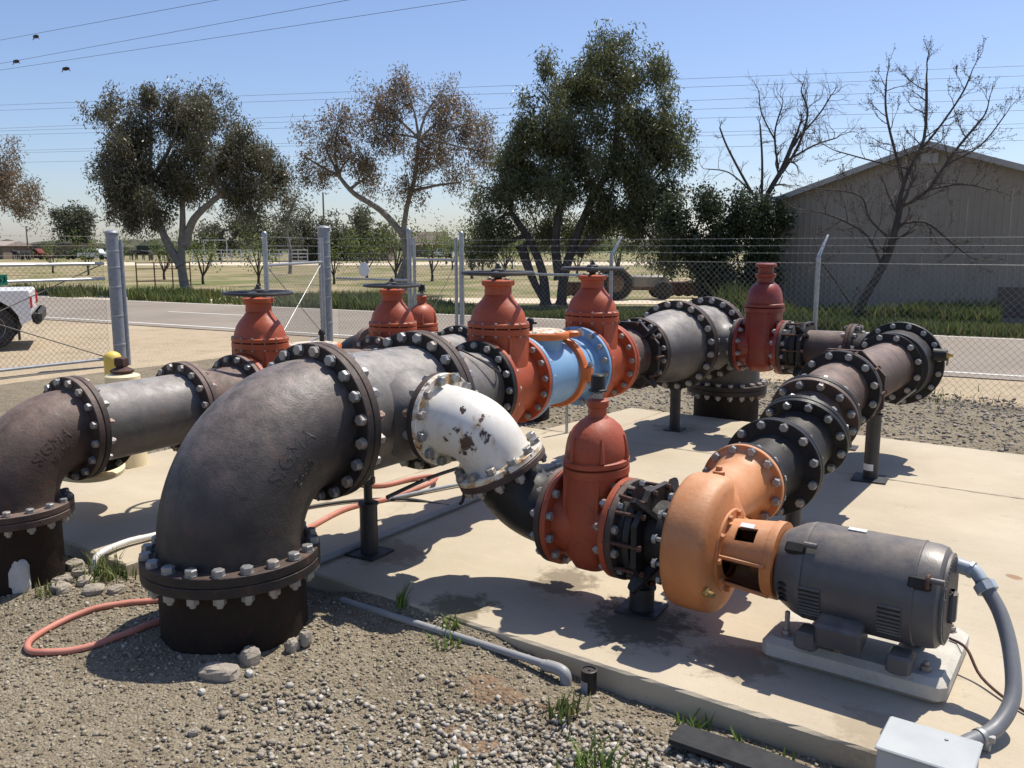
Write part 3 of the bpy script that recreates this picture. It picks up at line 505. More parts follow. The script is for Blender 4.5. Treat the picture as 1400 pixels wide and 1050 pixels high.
def tree(name, label, base, trunk, lobes, nclus, nper, sig, L, W, droop, leaf, bark, tr=.2, group=None, twigs=True):
    """trunk: list of stems, each a list of (dx, z) offsets; limbs run from the stems into the lobes of the crown"""
    base = Vector(base); th = thing(name, label, 'tree', base, group); b = MB(); lm_ = MB(); tips = []
    for st in trunk:
        P = smooth_path([base+_rt*q[0]+_hf*(q[2] if len(q) > 2 else 0)+Vector((0, 0, q[1])) for q in st], 5); k = len(P); b.tube(P, [tr*(1.25 if i == 0 else 1)*(1-.55*i/k) for i in range(k)], 10); tips.append((P[-1], tr*.45)); tips.append((P[int(k*.7)], tr*.55))
    C = lobes_pts(base, lobes, nclus)
    for l in lobes:
        c = base+_rt*l[0]+_hf*l[1]+Vector((0, 0, l[2])); tp, r = min(tips, key=lambda q: (q[0]-c).length); pts = limb(lm_, tp, c, r, r*.35)
        for j in range(3):
            e = Vector(C[RNG.integers(len(C))]); 
            if (e-c).length < l[3]*2: limb(lm_, pts[5+j % 3], e, r*.35, r*.1, .4, 5, 5)
    tag(lm_.build('limb', bark, th), kind='stuff'); b.build('trunk', bark, th)
    if twigs:
        tw = MB(); cc = [base+_rt*l[0]+_hf*l[1]+Vector((0, 0, l[2])) for l in lobes]
        for i in range(0, len(C), 3):
            p = Vector(C[i]); q = min(cc, key=lambda a: (a-p).length); limb(tw, q.lerp(p, .35), p, tr*.09, tr*.035, .4, 4, 3)
        tag(tw.build('branch', bark, th), kind='stuff')
    V, F = leaf_cloud(C, nper, np.full(len(C), sig)*RNG.uniform(.6, 1.4, len(C)), L, W, droop); tag(npmesh('crown', V, F, leaf, th), kind='stuff'); return th
def P2(px, py, d): return at(px, py, d)
def lob(base_px, d, lst, gz=GZ):
    """crown lobes given as sighted centre and radii (pixels) at the tree's distance"""
    b = at(base_px, 338, d); k = FPX/d*.985; out = []
    for (x, y, rx, ry, *dd) in lst: out.append(((x-base_px)/k, (dd[0] if dd else 0), EYE+(338-y)/k, rx/k, ry/k))
    return Vector((b.x, b.y, gz)), out
b, L_ = lob(250, 36.5, [(190, 205, 55, 55), (250, 170, 62, 42, 1), (300, 175, 45, 40, -1), (225, 245, 72, 48), (290, 235, 68, 52, 1.2), (345, 225, 46, 45), (375, 250, 28, 50), (165, 160, 28, 24), (150, 235, 24, 30), (185, 285, 32, 35), (225, 290, 26, 30), (330, 275, 40, 28), (255, 145, 32, 22), (215, 150, 30, 20), (330, 205, 30, 24)])
tree('eucalyptus_tree', 'leftmost full eucalyptus, dense dark rounded crown and pale forked trunk', b, [[(0, 0), (-.1, 1.0), (-.05, 1.9), (.05, 2.8), (.1, 3.8)], [(-.12, 1.05), (-.6, 1.9), (-1.0, 3.0), (-1.4, 4.2)], [(.08, 1.9), (.55, 3.0), (1.6, 3.9)]], L_, 1300, 64, .23, .17, .022, 1.0, 'leaf_euc', 'bark', .21)
b, L_ = lob(552, 36, [(520, 150, 42, 36), (560, 135, 40, 26), (600, 165, 46, 38, 1), (640, 175, 40, 34), (655, 215, 36, 38, -1), (590, 215, 50, 34), (545, 190, 38, 34), (475, 170, 36, 26), (450, 200, 38, 28), (490, 215, 40, 30), (505, 245, 40, 28), (420, 215, 16, 18), (560, 255, 40, 26), (630, 250, 30, 30), (600, 140, 30, 26), (440, 240, 30, 26)])
tree('eucalyptus_tree', 'thin reddish eucalyptus with open airy crown in the middle', b, [[(0, 0), (.1, 1.2), (.0, 2.2), (.15, 3.4), (.5, 4.6), (.7, 6.2)], [(.0, 2.3), (-.9, 3.3), (-2.0, 4.0), (-2.6, 4.7)], [(-.4, 0), (.05, 1.3), (.3, 2.3)]], L_, 620, 46, .26, .165, .020, .9, 'leaf_red', 'bark', .15)
b, L_ = lob(768, 27.5, [(835, 104, 40, 42), (824, 82, 24, 26), (865, 110, 42, 44), (800, 130, 48, 48, .8), (855, 170, 60, 48, -.6), (900, 190, 38, 50), (740, 135, 34, 46), (735, 185, 46, 44), (790, 200, 62, 48), (860, 240, 58, 42), (905, 255, 32, 40), (700, 210, 44, 42), (690, 255, 50, 36, .6), (755, 265, 60, 40), (830, 290, 60, 38), (680, 300, 40, 34), (740, 315, 44, 34, .8), (880, 305, 46, 34), (800, 325, 40, 26, 1), (665, 340, 26, 26), (920, 215, 22, 30), (900, 335, 36, 26)])
tree('eucalyptus_tree', 'tallest eucalyptus, big dense green crown behind the tall red valves', b, [[(0, 0), (.1, 1.0), (.45, 2.1), (.9, 3.2), (1.6, 4.6), (1.7, 6.4)], [(-.05, .8), (-.2, 2.0), (.0, 3.4), (.3, 5.0)], [(-.5, 0), (-.6, 1.0), (-1.0, 2.0), (-1.6, 2.9)], [(.5, 1.6), (1.3, 2.4), (2.2, 3.0)], [(-1.3, 1.9), (-.95, .9), (-.5, 0)]], L_, 1650, 62, .20, .15, .019, 1.2, 'leaf_green', 'bark_dark', .17)
b, L_ = lob(-60, 40, [(5, 225, 42, 26), (-20, 260, 70, 34), (15, 270, 40, 24), (35, 285, 24, 16), (-60, 220, 60, 50), (-40, 300, 40, 20)])
tree('eucalyptus_tree', 'reddish eucalyptus cut off by the left edge', b, [[(0, 0), (-.2, 1.5), (0, 3.0), (.6, 4.0)]], L_, 360, 52, .26, .17, .021, .9, 'leaf_red', 'bark', .24)
b, L_ = lob(1032, 24.5, [(1010, 300, 36, 36), (1040, 330, 34, 40), (985, 335, 36, 44), (1000, 385, 46, 34), (1040, 385, 30, 34), (960, 350, 34, 38), (930, 330, 30, 40), (1055, 290, 22, 22), (965, 285, 24, 26), (925, 290, 22, 24)])
tree('shrub_tree', 'dark bushy shrub at the left corner of barn', b, [[(0, 0), (-.1, .8), (0, 1.6)], [(-.5, 0), (-.7, 1.0), (-1.0, 1.8)], [(-1.4, 0), (-1.6, 1.2), (-1.7, 2.2)]], L_, 620, 56, .19, .11, .027, .3, 'leaf_dark', 'bark_dark', .10)
# bare trees
def bare_tree(name, label, base, stems, r0, depth, seed, buds=False, curl=.35, lmul=.72, nk=(2, 3), mat='bark_dark', gl=.5):
    rg = np.random.default_rng(seed); base = Vector(base); th = thing(name, label, 'tree', base); b = MB(); tw = MB(); ends = []
    def grow(p, d, l, r, lev):
        pts = [p]; dd = d.copy(); k = 4
        for i in range(k):
            dd = (dd+Vector(rg.normal(0, 1, 3))*curl*.33+Vector((0, 0, .05))).normalized(); pts.append(pts[-1]+dd*l/k)
        r1 = r*.62; (b if lev < 2 else tw).tube(pts, [r+(r1-r)*i/k for i in range(k+1)], 7 if lev < 2 else (4 if lev < 4 else 3), lev < 1); ends.append(pts[-1]); ends.append(pts[2])
        if lev >= depth: return
        for j in range(rg.integers(nk[0], nk[1]+1)):
            ax = Vector(rg.normal(0, 1, 3)); ax = (ax-dd*ax.dot(dd)).normalized(); nd = (dd*math.cos(.55)+ax*math.sin(.55+rg.uniform(-.15, .3))).normalized(); i = rg.integers(2, k+1); grow(pts[i], nd, l*lmul*rg.uniform(.75, 1.2), r1*.8, lev+1)
        grow(pts[-1], dd, l*lmul*1.05, r1, lev+1)
    for st in stems:
        P = smooth_path([base+_rt*q[0]+_hf*(q[2] if len(q) > 2 else 0)+Vector((0, 0, q[1])) for q in st[0]], 5); k = len(P); b.tube(P, [st[1]*(1-.5*i/k) for i in range(k)], 9)
        for i in [q for h_ in range(st[3]) for q in [int(k*((.5 if st[1] > .1 else .12)+(.5 if st[1] > .1 else .88)*h_/st[3]))]]:
            i = max(1, min(k-1, i))
            t = (P[i]-P[i-1]).normalized(); ax = Vector(rg.normal(0, 1, 3)); ax = (ax-t*ax.dot(t)).normalized(); grow(P[i], (t*.5+ax*.8).normalized(), st[2]*rg.uniform(.7, 1.1), st[1]*.33, 1)
        grow(P[-1], (P[-1]-P[-2]).normalized(), st[2], st[1]*.42, 1)
    b.build('trunk', mat, th); tag(tw.build('twig', 'twig', th, smooth=False), kind='stuff')
    if buds:
        C = np.array([tuple(e) for e in ends]); V, F = leaf_cloud(C, 2, np.full(len(C), .015), .032, .010, -.3); tag(npmesh('bud', V, F, 'twig', th), kind='stuff')
    return th
k5 = 20.75; u5 = FPX/k5
def off(px, py, bx, d): return ((px-bx)*d/FPX, EYE-GZ+(338-py)*d/FPX)
st5 = lambda l: [off(x, y, 1165, k5) for x, y in l]
bare_tree('bare_almond_tree', 'leaning bare tree with budding twigs in front of the barn', gnd(1165, 442), [(st5([(1165, 442), (1180, 405), (1205, 355), (1215, 315), (1220, 285)]), .125, .42, 4), (st5([(1216, 290), (1225, 245), (1245, 195), (1243, 125)]), .052, .40, 13), (st5([(1220, 285), (1255, 262), (1285, 215), (1320, 170)]), .048, .40, 13), (st5([(1200, 362), (1180, 325), (1150, 305), (1115, 292)]), .038, .42, 10), (st5([(1222, 250), (1205, 205), (1192, 160), (1190, 125)]), .036, .36, 11), (st5([(1218, 308), (1255, 305), (1290, 330), (1310, 345)]), .034, .40, 9), (st5([(1165, 420), (1140, 385), (1120, 360)]), .028, .35, 6), (st5([(1238, 215), (1265, 180), (1290, 140), (1300, 115)]), .03, .34, 9), (st5([(1255, 262), (1300, 255), (1340, 262)]), .028, .38, 8), (st5([(1212, 330), (1180, 300), (1165, 270), (1120, 262)]), .03, .40, 8), (st5([(1275, 230), (1320, 205), (1350, 165)]), .024, .30, 7), (st5([(1228, 235), (1180, 225), (1130, 212)]), .024, .34, 8)], .1, 4, 5, True, .34, .68, (1, 2))
k4 = 25.2; st4 = lambda l: [off(x, y, 1030, k4) for x, y in l]
bare_tree('dead_tree', 'dead grey tree with curly fine twigs rising above dark shrub', at(1030, 424, k4)*1, [(st4([(1030, 420), (1032, 330), (1040, 275), (1060, 235), (1075, 195)]), .105, .36, 5), (st4([(1035, 285), (1033, 225), (1028, 178)]), .042, .14, 3), (st4([(1030, 280), (1005, 240), (985, 205), (975, 182)]), .042, .16, 4), (st4([(1060, 240), (1080, 205), (1090, 165), (1082, 140)]), .045, .36, 12), (st4([(1055, 235), (1048, 190), (1056, 155)]), .034, .34, 10), (st4([(1065, 225), (1100, 205), (1130, 195)]), .034, .36, 10), (st4([(1075, 200), (1105, 165), (1120, 140)]), .03, .34, 10), (st4([(1020, 265), (990, 240), (960, 235)]), .025, .34, 6), (st4([(1050, 200), (1030, 165), (1025, 140)]), .025, .32, 8)], .1, 4, 8, False, .75, .72, (2, 2), 'bark_dark')
# young orchard trees
protos = []
for k in range(5):
    base = Vector((0, 0, 0)); b = MB(); C = []
    for j in range(5+k % 2):
        a = j*1.25+k; e = Vector((math.cos(a)*.55, math.sin(a)*.55, 1.25+.35*((j*7+k) % 3))); pts = limb(b, (0, 0, .35), e, .035, .01, .3, 5, 5)
        for i in range(3, 6): C += [tuple(pts[i])]*1
        for i in range(5): C.append(tuple(pts[5]+Vector(RNG.normal(0, .28, 3))))
    b.tube([(0, 0, 0), (.02, 0, .2), (0, 0, .4)], [.07, .055, .05], 6); tm = bpy.data.meshes.new('trunk'); tm.from_pydata(b.v, [], b.f); tm.materials.append(M['bark_dark'])
    V, F = leaf_cloud(np.array(C), 14, np.full(len(C), .19), .10, .032, .1); o = npmesh('crown', V, F, 'leaf_young'); lm = o.data; bpy.data.objects.remove(o); protos.append((tm, lm))
def orchard(px, d, sc=1.0):
    q = at(px, 338, d); th = thing('young_orchard_tree', 'small young tree with pale green leaves in the orchard beyond the road', 'tree', (q.x, q.y, GZ-.05), 'young orchard trees'); tm, lm = random.choice(protos); z = random.uniform(0, 6.28); s = sc*random.uniform(.85, 1.15)
    for nm, me in (('trunk', tm), ('crown', lm)):
        o = bpy.data.objects.new(nm, me); COL.objects.link(o); o.location = (q.x, q.y, GZ-.05); o.rotation_euler = (0, 0, z); o.scale = (s, s, s); attach(o, th)
for px, d, s in [(70, 62, 1.2), (118, 58, 1.2), (160, 66, 1.2), (222, 50, 1.3), (275, 44, 1.1), (352, 42, 1.4), (500, 50, 1.2), (540, 45, 1.3), (590, 48, 1.3), (618, 72, 1.3), (645, 52, 1.6), (660, 64, 1.6), (690, 55, 1.4), (720, 60, 1.2), (455, 44, 1.1), (700, 75, 1.5), (655, 85, 1.8), (610, 95, 1.8), (845, 48, 1.5), (790, 55, 1.3)]: orchard(px, d, s)
# distant trees
b, L_ = lob(103, 150, [(105, 300, 18, 14), (95, 315, 16, 12), (118, 318, 15, 14), (85, 295, 12, 8), (120, 300, 12, 12)]); tree('distant_tree', 'lone rounded tree on the horizon at left', b, [[(0, 0), (-.2, 2.5), (0, 5)], [(0, 1.5), (1.4, 3.5), (2, 5)]], L_, 150, 30, .75, .75, .10, .2, 'leaf_far', 'bark_dark', .45, 'trees on the horizon', False)
for k, (bx, d, lb, ls_) in enumerate([(300, 115, 'dark tree mass behind the leftmost eucalyptus trunk', [(290, 318, 30, 22), (325, 310, 30, 26), (310, 335, 40, 14)]), (365, 112, 'dark spreading tree left of the open gate leaf', [(350, 318, 26, 24), (385, 322, 26, 22), (370, 335, 36, 14)]), (415, 118, 'pale green tree above the thick gate post', [(405, 312, 24, 20), (440, 312, 22, 18), (425, 330, 30, 14)]), (500, 105, 'dark tree behind the middle reddish eucalyptus trunk', [(500, 310, 22, 20), (520, 325, 26, 18), (485, 330, 22, 16)]), (470, 120, 'far tree filling the gap right of the thick gate post', [(470, 325, 22, 16), (455, 335, 20, 10)])]):
    b, L_ = lob(bx, d, ls_); tree('distant_tree', lb, b, [[(0, 0), (.3, 2), (0, 3.6)]], L_, 130, 30, .55, .5, .09, .2, 'leaf_far', 'bark_dark', .25, 'trees on the horizon', False)
b, L_ = lob(395, 60, [(395, 285, 16, 18), (410, 262, 14, 14), (385, 300, 14, 12), (420, 290, 12, 14)]); tree('slender_tree', 'slender sparse tree behind open gate leaf', b, [[(0, 0), (.1, 1.5), (-.1, 3.0), (.3, 4.6)]], L_, 46, 20, .35, .28, .04, .5, 'leaf_euc', 'bark', .13)
hz = MB(); 
for k in range(150):           # the far tree line is one mass
    px = -60+k*10+random.uniform(-4, 4); d = random.uniform(420, 520); q = at(px, 338, d); h = random.uniform(2.5, 6.5); w_ = random.uniform(6, 14)
    hz.lathe([(w_, -1), (w_*.95, h*.4), (w_*.6, h*.8), (.5, h)], (q.x, q.y, 0), ZV if 'ZV' in globals() else (0, 0, 1), 9)
tag(hz.build('far_tree_line', 'leaf_far', smooth=False), 'low dark tree line along the horizon', 'trees', kind='stuff')

# ================================================================== BARN
bn = thing('barn', 'large tan steel barn with low gable roof at right', 'barn', (-4.5, 25, GZ)); BY = 25.0; xl, xr, xm, ze, zp = -8.45, -.55, -4.5, 3.03, 4.33
rng_ = []; n_ = int((xr-xl)/.076)
for i in range(n_):        # ribbed siding: each sheet a part
    pass
sh = 8; wsh = (xr-xl)/sh
def roofz(x): return ze+(zp-ze)*(1-abs(x-xm)/(xr-xm))
for s_ in range(sh):
    b = MB(); x0 = xl+s_*wsh; k = 12; vs = []
    for i in range(k*4+1):
        x = x0+wsh*i/(k*4)*.999; dy = -.010 if (i % 4) in (0, 1) and i % 8 < 2 else 0; vs += [(x, BY+dy, GZ-.1), (x, BY+dy, roofz(x))]
    b.add(vs, [(2*i, 2*i+2, 2*i+3, 2*i+1) for i in range(k*4)]); b.build('siding_sheet', 'barn', bn, smooth=False)
MB().box((xl, BY+9, 1.45), (.05, 18, 3.1)).build('side_wall', 'barn', bn); MB().box((xr, BY+9, 1.45), (.05, 18, 3.1)).build('side_wall', 'barn', bn)
for q in (-1, 1):
    e = Vector((xm+q*(xr-xm+.18), BY-.28, ze-.03)); p = Vector((xm, BY-.28, zp+.03)); d = (e-p); nrm = Vector((-d.z, 0, d.x)).normalized()*(1 if q < 0 else -1); nrm = nrm if nrm.z > 0 else -nrm
    MB().add([p, e, e+Vector((0, 18.5, 0)), p+Vector((0, 18.5, 0)), p+nrm*.06, e+nrm*.06, e+Vector((0, 18.5, 0))+nrm*.06, p+Vector((0, 18.5, 0))+nrm*.06], [(0, 1, 2, 3), (4, 7, 6, 5), (0, 4, 5, 1), (1, 5, 6, 2), (3, 2, 6, 7), (0, 3, 7, 4)]).build('roof_slope', 'barn_trim', bn, smooth=False)
    MB().add([p+Vector((0, -.004, .05)), e+Vector((0, -.004, .05)), e+Vector((0, -.004, -.09)), p+Vector((0, -.004, -.09)), p+Vector((0, -.03, .05)), e+Vector((0, -.03, .05)), e+Vector((0, -.03, -.09)), p+Vector((0, -.03, -.09))], [(4, 5, 6, 7), (0, 3, 2, 1), (0, 1, 5, 4), (3, 7, 6, 2)]).build('barge_board', 'barn_trim', bn, smooth=False)
MB().box((xm+.02, BY-.045, 4.0), (.42, .03, .26)).build('gable_vent', 'barn_trim', bn)
MB().box((-1.6, BY-.03, .35), (2.1, .03, .75)).build('skirting_panel', 'shedwall', bn)
# ================================================================== FENCE
def chain(o, u, W, H, name, parent, mat='wire', pw=.042, r=.0024, knuckle=True):
    """woven diamond mesh as real wire; o = lower corner, u = direction along the fence"""
    o = np.array(o, float); u = np.array(Vector(u).normalized()); nrm = np.array([-u[1], u[0], 0]); nw = int(W/pw)+1; k = int(H/pw)+1; i = np.arange(nw)[:, None]; j = np.arange(k)[None]
    a = i*pw+np.where((i+j) % 2 == 0, -pw*.5, pw*.5); a = np.clip(a, 0, W); z = (j*pw)+0*i; off_ = np.where((i+j) % 2 == 0, 1, -1)*r*.8+0*i
    P = o+a[..., None]*u+z[..., None]*np.array([0, 0, 1.])+off_[..., None]*nrm; tri = np.array([u*r, -u*r*.5+nrm*r*.87, -u*r*.5-nrm*r*.87]); V = (P[:, :, None, :]+tri[None, None]).reshape(-1, 3)
    q = np.arange(nw*k*3).reshape(nw, k, 3); F = []
    for t in range(3): F.append(np.stack([q[:, :-1, t], q[:, :-1, (t+1) % 3], q[:, 1:, (t+1) % 3], q[:, 1:, t]], -1).reshape(-1, 4))
    ob = npmesh(name, V, np.concatenate(F), mat, parent); ob['kind'] = 'stuff'; return ob
def barbed(parent, a, b, sag=.03, mat='wire', n=14):
    a, b = Vector(a), Vector(b); m = MB(); P = [a.lerp(b, i/n)-Vector((0, 0, sag*math.sin(math.pi*i/n))) for i in range(n+1)]; m.tube(P, .0021, 4, False); L_ = (b-a).length; d = (b-a).normalized()
    for i in range(int(L_/.14)):
        c = a+d*(i+.5)*.14-Vector((0, 0, sag*math.sin(math.pi*((i+.5)*.14/L_)))); m.tube([c+Vector((.008, 0, -.016)), c+Vector((-.008, 0, .016))], .0016, 3, False); m.tube([c+Vector((-.004, .012, .014)), c+Vector((.004, -.012, -.014))], .002, 3, False)
    m.build('barbed_wire', mat, parent, smooth=False)
def post(parent, x, y, h, r, mat='galv', cap=True, bands=(), name='post', z=GZ):
    pr = [(r, -.2), (r, h)]+([(r*1.12, h), (r*1.14, h+.02), (r*1.0, h+.04), (r*.6, h+.058), (.003, h+.065)] if cap else [(.003, h)]); o = MB().lathe(pr, (x, y, z), (0, 0, 1), 20).build(name, mat, parent)
    for bz in bands: MB().lathe([(r+.001, bz), (r+.005, bz+.002), (r+.005, bz+.022), (r+.001, bz+.024)], (x, y, z), (0, 0, 1), 20).build('band', 'galv', o)
    return o
FY = 11.8; FX = -12.75; FT = 1.53
f1 = thing('chain_link_fence', 'chain link fence with angled barbed wire arms behind the pipework', 'fence', (-5, FY, GZ))
chain((-9.45, FY, GZ+.03), (1, 0, 0), 13.5, FT-GZ-.03, 'chain_link_mesh', f1)
for x in (-6.55, -3.40, -.25, 2.9):
    post(f1, x, FY+.035, 1.68, .030, cap=False); MB().tube([(x, FY+.035, 1.55), (x, FY+.035, 1.60), (x+.03, FY+.30, 1.88)], [.03, .026, .016], 8).build('barb_arm', 'galv', f1)
for k, z in enumerate((1.64, 1.74, 1.84)): barbed(f1, (-9.5, FY+.06+.08*k, z), (4.0, FY+.06+.08*k, z), .0, n=6)
MB().tube([(-9.5, FY+.01, FT-.02), (4.0, FY+.01, FT-.02)], .003, 5).build('tension_wire', 'wire', f1)
MB().tube([(-9.45, FY+.03, 1.28), (-6.6, FY+.03, 1.28)], .021, 10).build('brace_rail', 'galv', f1)
f2 = thing('pedestrian_gate', 'narrow chain link gate between two pairs of thin posts', 'gate', (-10.1, FY, GZ))
for x, h in ((-9.50, 2.03), (-10.72, 2.10)): post(f2, x, FY, h, .042)
for x in (-9.62, -10.60): post(f2, x, FY, 1.98, .030, cap=False)
for z in (1.50, .0): MB().tube([(-10.60, FY, z), (-9.62, FY, z)], .021, 10).build('rail', 'galv', f2)
chain((-10.58, FY, GZ+.08), (1, 0, 0), .95, 1.5, 'chain_link_mesh', f2); MB().tube([(-10.58, FY+.02, .0), (-9.64, FY+.02, 1.45)], .006, 6).build('truss_rod', 'galv', f2)
for z in (1.66, 1.80, 1.94): barbed(f2, (-10.7, FY, z), (-9.5, FY, z), .0, n=3)
f3 = thing('chain_link_fence', 'short chain link panel with round sign right of the thick post', 'fence', (-11.7, FY, GZ))
chain((FX+.12, FY, GZ+.03), (1, 0, 0), 1.9, FT-GZ, 'chain_link_mesh', f3); MB().tube([(FX+.1, FY, 1.12), (-10.76, FY, 1.12)], .021, 10).build('brace_rail', 'galv', f3); MB().lathe([(.13, 0), (.135, .002), (.135, .010), (.0, .012)], (-11.85, FY-.03, 1.30), (0, -1, 0), 28).build('round_sign', 'sign_white', f3)
for z in (1.6, 1.74, 1.88): barbed(f3, (FX+.1, FY, z), (-10.75, FY, z), .0, n=3)
cpst = thing('gate_post', 'thick grey corner gate post with domed cap', 'post', (FX, FY-.2, GZ)); post(cpst, FX, FY-.2, 2.17, .118, 'galv_dull', True, (.35, .85, 1.2, 1.42, 1.62, 1.9))
def leaf(name, label, a, b, mat, zt, zm=None, posts=(0, 1), hp_=2.0, bottom=.02, sign=False):
    a, b = Vector(a), Vector(b); u = (b-a).normalized(); L_ = (b-a).length; th = thing(name, label, 'gate', (a.x, a.y, GZ))
    for q, on in ((a, posts[0]), (b, posts[1])):
        if on: post(th, q.x, q.y, hp_, .038, cap=on > 1)
    for z in (zt, bottom)+((zm,) if zm else ()): MB().tube([Vector((a.x, a.y, z)), Vector((b.x, b.y, z))], .024, 10).build('rail', 'galv' if z > .2 else 'galv_dull', th)
    chain((a.x, a.y, bottom), u, L_, zt-bottom, 'chain_link_mesh', th, mat); s = 0.02
    for z0, z1 in ((bottom, zt), (zt, bottom)): MB().tube([Vector((a.x, a.y, z0)), Vector((b.x, b.y, z1))], .008, 6).build('truss_rod', mat, th)
    for z in (1.6, 1.74, 1.88): barbed(th, (a.x, a.y, z), (b.x, b.y, z), .0, mat, n=5)
    return th
leaf('swing_gate', 'open swing gate leaf hanging left of the thick post', (FX+.13, FY-.38, 0), (-10.95, 8.75, 0), 'wire', 1.44, None, (1, 2), 2.0)
lp_ = thing('gate_post', 'grey gate post with domed cap at left, before the white pickup', 'post', (-12.85, 7.36, GZ)); post(lp_, -12.85, 7.36, 2.02, .092, 'galv_dull', True, (.3, .75, 1.2, 1.5, 1.75)); post(lp_, -12.82, 7.47, 1.93, .04, 'galv_dull', False, name='side_post')
gl_ = leaf('swing_gate', 'closed chain link gate leaf at left with crossed rods and green sign', (-12.86, 7.20, 0), (-12.86, 3.6, 0), 'wire_dark', 1.47, 1.24, (0, 1), 1.95, .0)
sg_ = thing('number_sign', 'small green sign with white digits on the left gate', 'sign', (-12.82, 5.52, 1.2)); sp_ = Vector((-12.80, 5.545, 1.27)); MB().box(sp_, (.008, .42, .15), None, .002).build('panel', 'sign_green', sg_)
text_on_later = (sg_, sp_)
# ================================================================== VEHICLES AND FARMYARD
TQ = at(36, 338, 15.6); tk = thing('pickup_truck', 'white pickup truck cut off by the left edge behind gate', 'truck', (TQ.x, TQ.y, GZ)); tk.rotation_euler = (0, 0, YAW+R(26))
def tpart(o): o.parent = tk; return o
def tb(c, d, n, m, bev=.03): return tpart(MB().box(c, d, None, bev).build(n, m))
prof = [(-.02, .52), (-.02, 1.0), (-.05, 1.04), (-2.0, 1.05), (-2.05, 1.10), (-2.25, 1.62), (-2.45, 1.70), (-3.35, 1.70), (-3.55, 1.62), (-4.05, 1.12), (-5.2, 1.02), (-5.4, .92), (-5.42, .5), (-4.9, .42)]
def arch(cx): return [(cx-.47, .42)]+[(cx+.47*math.cos(a), .42+.47*math.sin(a)) for a in [math.pi-i*math.pi/8 for i in range(9)]][1:-1]+[(cx+.47, .42)]
prof += arch(-4.5)+arch(-.66)+[(-.15, .44)]
tpart(MB().prism(prof, (0, 0, 0), (1, 0, 0), (0, 0, 1), (0, 1.9, 0)).build('body', 'truck_white', ang=25))
for yy in (.13, 1.77):
    for xx in (-.66, -4.5):
        w = tpart(MB().lathe([(.0, -.11), (.22, -.11), (.30, -.12), (.37, -.10), (.385, -.06), (.385, .06), (.37, .10), (.30, .12), (.22, .11), (0, .11)], (xx, yy, .385), (0, 1, 0), 32).build('wheel', 'tyre')); o = MB().lathe([(.0, -.10), (.2, -.105), (.22, -.112)], (xx, yy, .385), (0, 1, 0), 24).build('rim', 'chrome'); o.parent = w
tb((.07, .95, .55), (.16, 1.9, .24), 'bumper', 'iron_black', .05)
for yy in (.045, 1.855): tb((-.01, yy, .83), (.05, .10, .22), 'tail_lamp', 'tail', .02)
tb((-2.9, -.004, 1.38), (.9, .02, .42), 'side_window', 'glass', .005); tb((-.24, .10, .30), (.03, .2, .3), 'mud_flap', 'tyre', .004)
# old tractor beyond the road
tr_ = thing('old_tractor', 'rusty old tractor with grey hood parked beyond the fence', 'tractor', at(865, 405, 31)); tq = at(868, 338, 31); TB = Vector((tq.x, tq.y, GZ)); A_ = _rt
def tt(dx, dd, z): return TB+_rt*dx+_hf*dd+Vector((0, 0, z))
rotY = Matrix.Rotation(YAW, 3, 'Z')
MB().box(tt(.55, 0, .62), (1.25, .55, .42), rotY, .06).build('hood', 'tractor_grey', tr_); MB().box(tt(-.1, 0, .42), (2.2, .4, .25), rotY, .05).build('chassis', 'tractor', tr_); MB().box(tt(1.18, 0, .45), (.08, .5, .55), rotY, .02).build('grille', 'tractor_grey', tr_)
for dd in (-.6, .6):
    w = MB().lathe([(0, -.13), (.3, -.13), (.5, -.15), (.58, -.1), (.58, .1), (.5, .15), (.3, .13), (0, .13)], tt(-.75, dd, .55), _hf, 28).build('rear_wheel', 'tyre', tr_); MB().lathe([(0, -.14), (.28, -.145), (.3, -.135)], tt(-.75, dd, .55), _hf, 20).build('rim', 'tractor', w)
    MB().lathe([(0, -.08), (.2, -.08), (.3, -.08), (.33, -.05), (.33, .05), (.3, .08), (0, .08)], tt(.95, dd, .31), _hf, 24).build('front_wheel', 'tyre', tr_)
    MB().lathe([(.62, -.14), (.64, -.14), (.64, .14), (.62, .14)], tt(-.75, dd, .58), _hf, 14, a0=R(20), a1=R(160)).build('fender', 'tractor_grey', tr_)
MB().lathe([(.2, -.012), (.21, 0), (.2, .012), (.19, 0), (.2, -.012)], tt(-.35, 0, 1.0), (_rt*-.7+Vector((0, 0, 1))), 20).build('steering_wheel', 'tyre', tr_); MB().tube([tt(.0, 0, .7), tt(-.35, 0, 1.0)], .02, 6).build('steering_column', 'tractor', tr_); MB().box(tt(-.85, 0, .72), (.35, .4, .1), rotY, .03).build('seat', 'tractor', tr_)
for dx, w_, lb in ((-1.9, .9, 'low rusty harrow left of the old tractor'), (2.0, 1.0, 'rusty orange farm implement right of the old tractor')):
    im = thing('farm_implement', lb, 'farm machine', tt(dx, 1.2, 0)); MB().box(tt(dx, 1.2, .5), (w_*1.2, .3, .12), rotY, .03).build('beam', 'rust', im)
    for q in range(4): MB().lathe([(0, -.02), (.25, -.01), (.27, 0), (.25, .01), (0, .02)], tt(dx-w_*.5+q*w_*.33, 1.1, .28), (_hf+_rt*.4), 16).build('disc', 'rust', im)
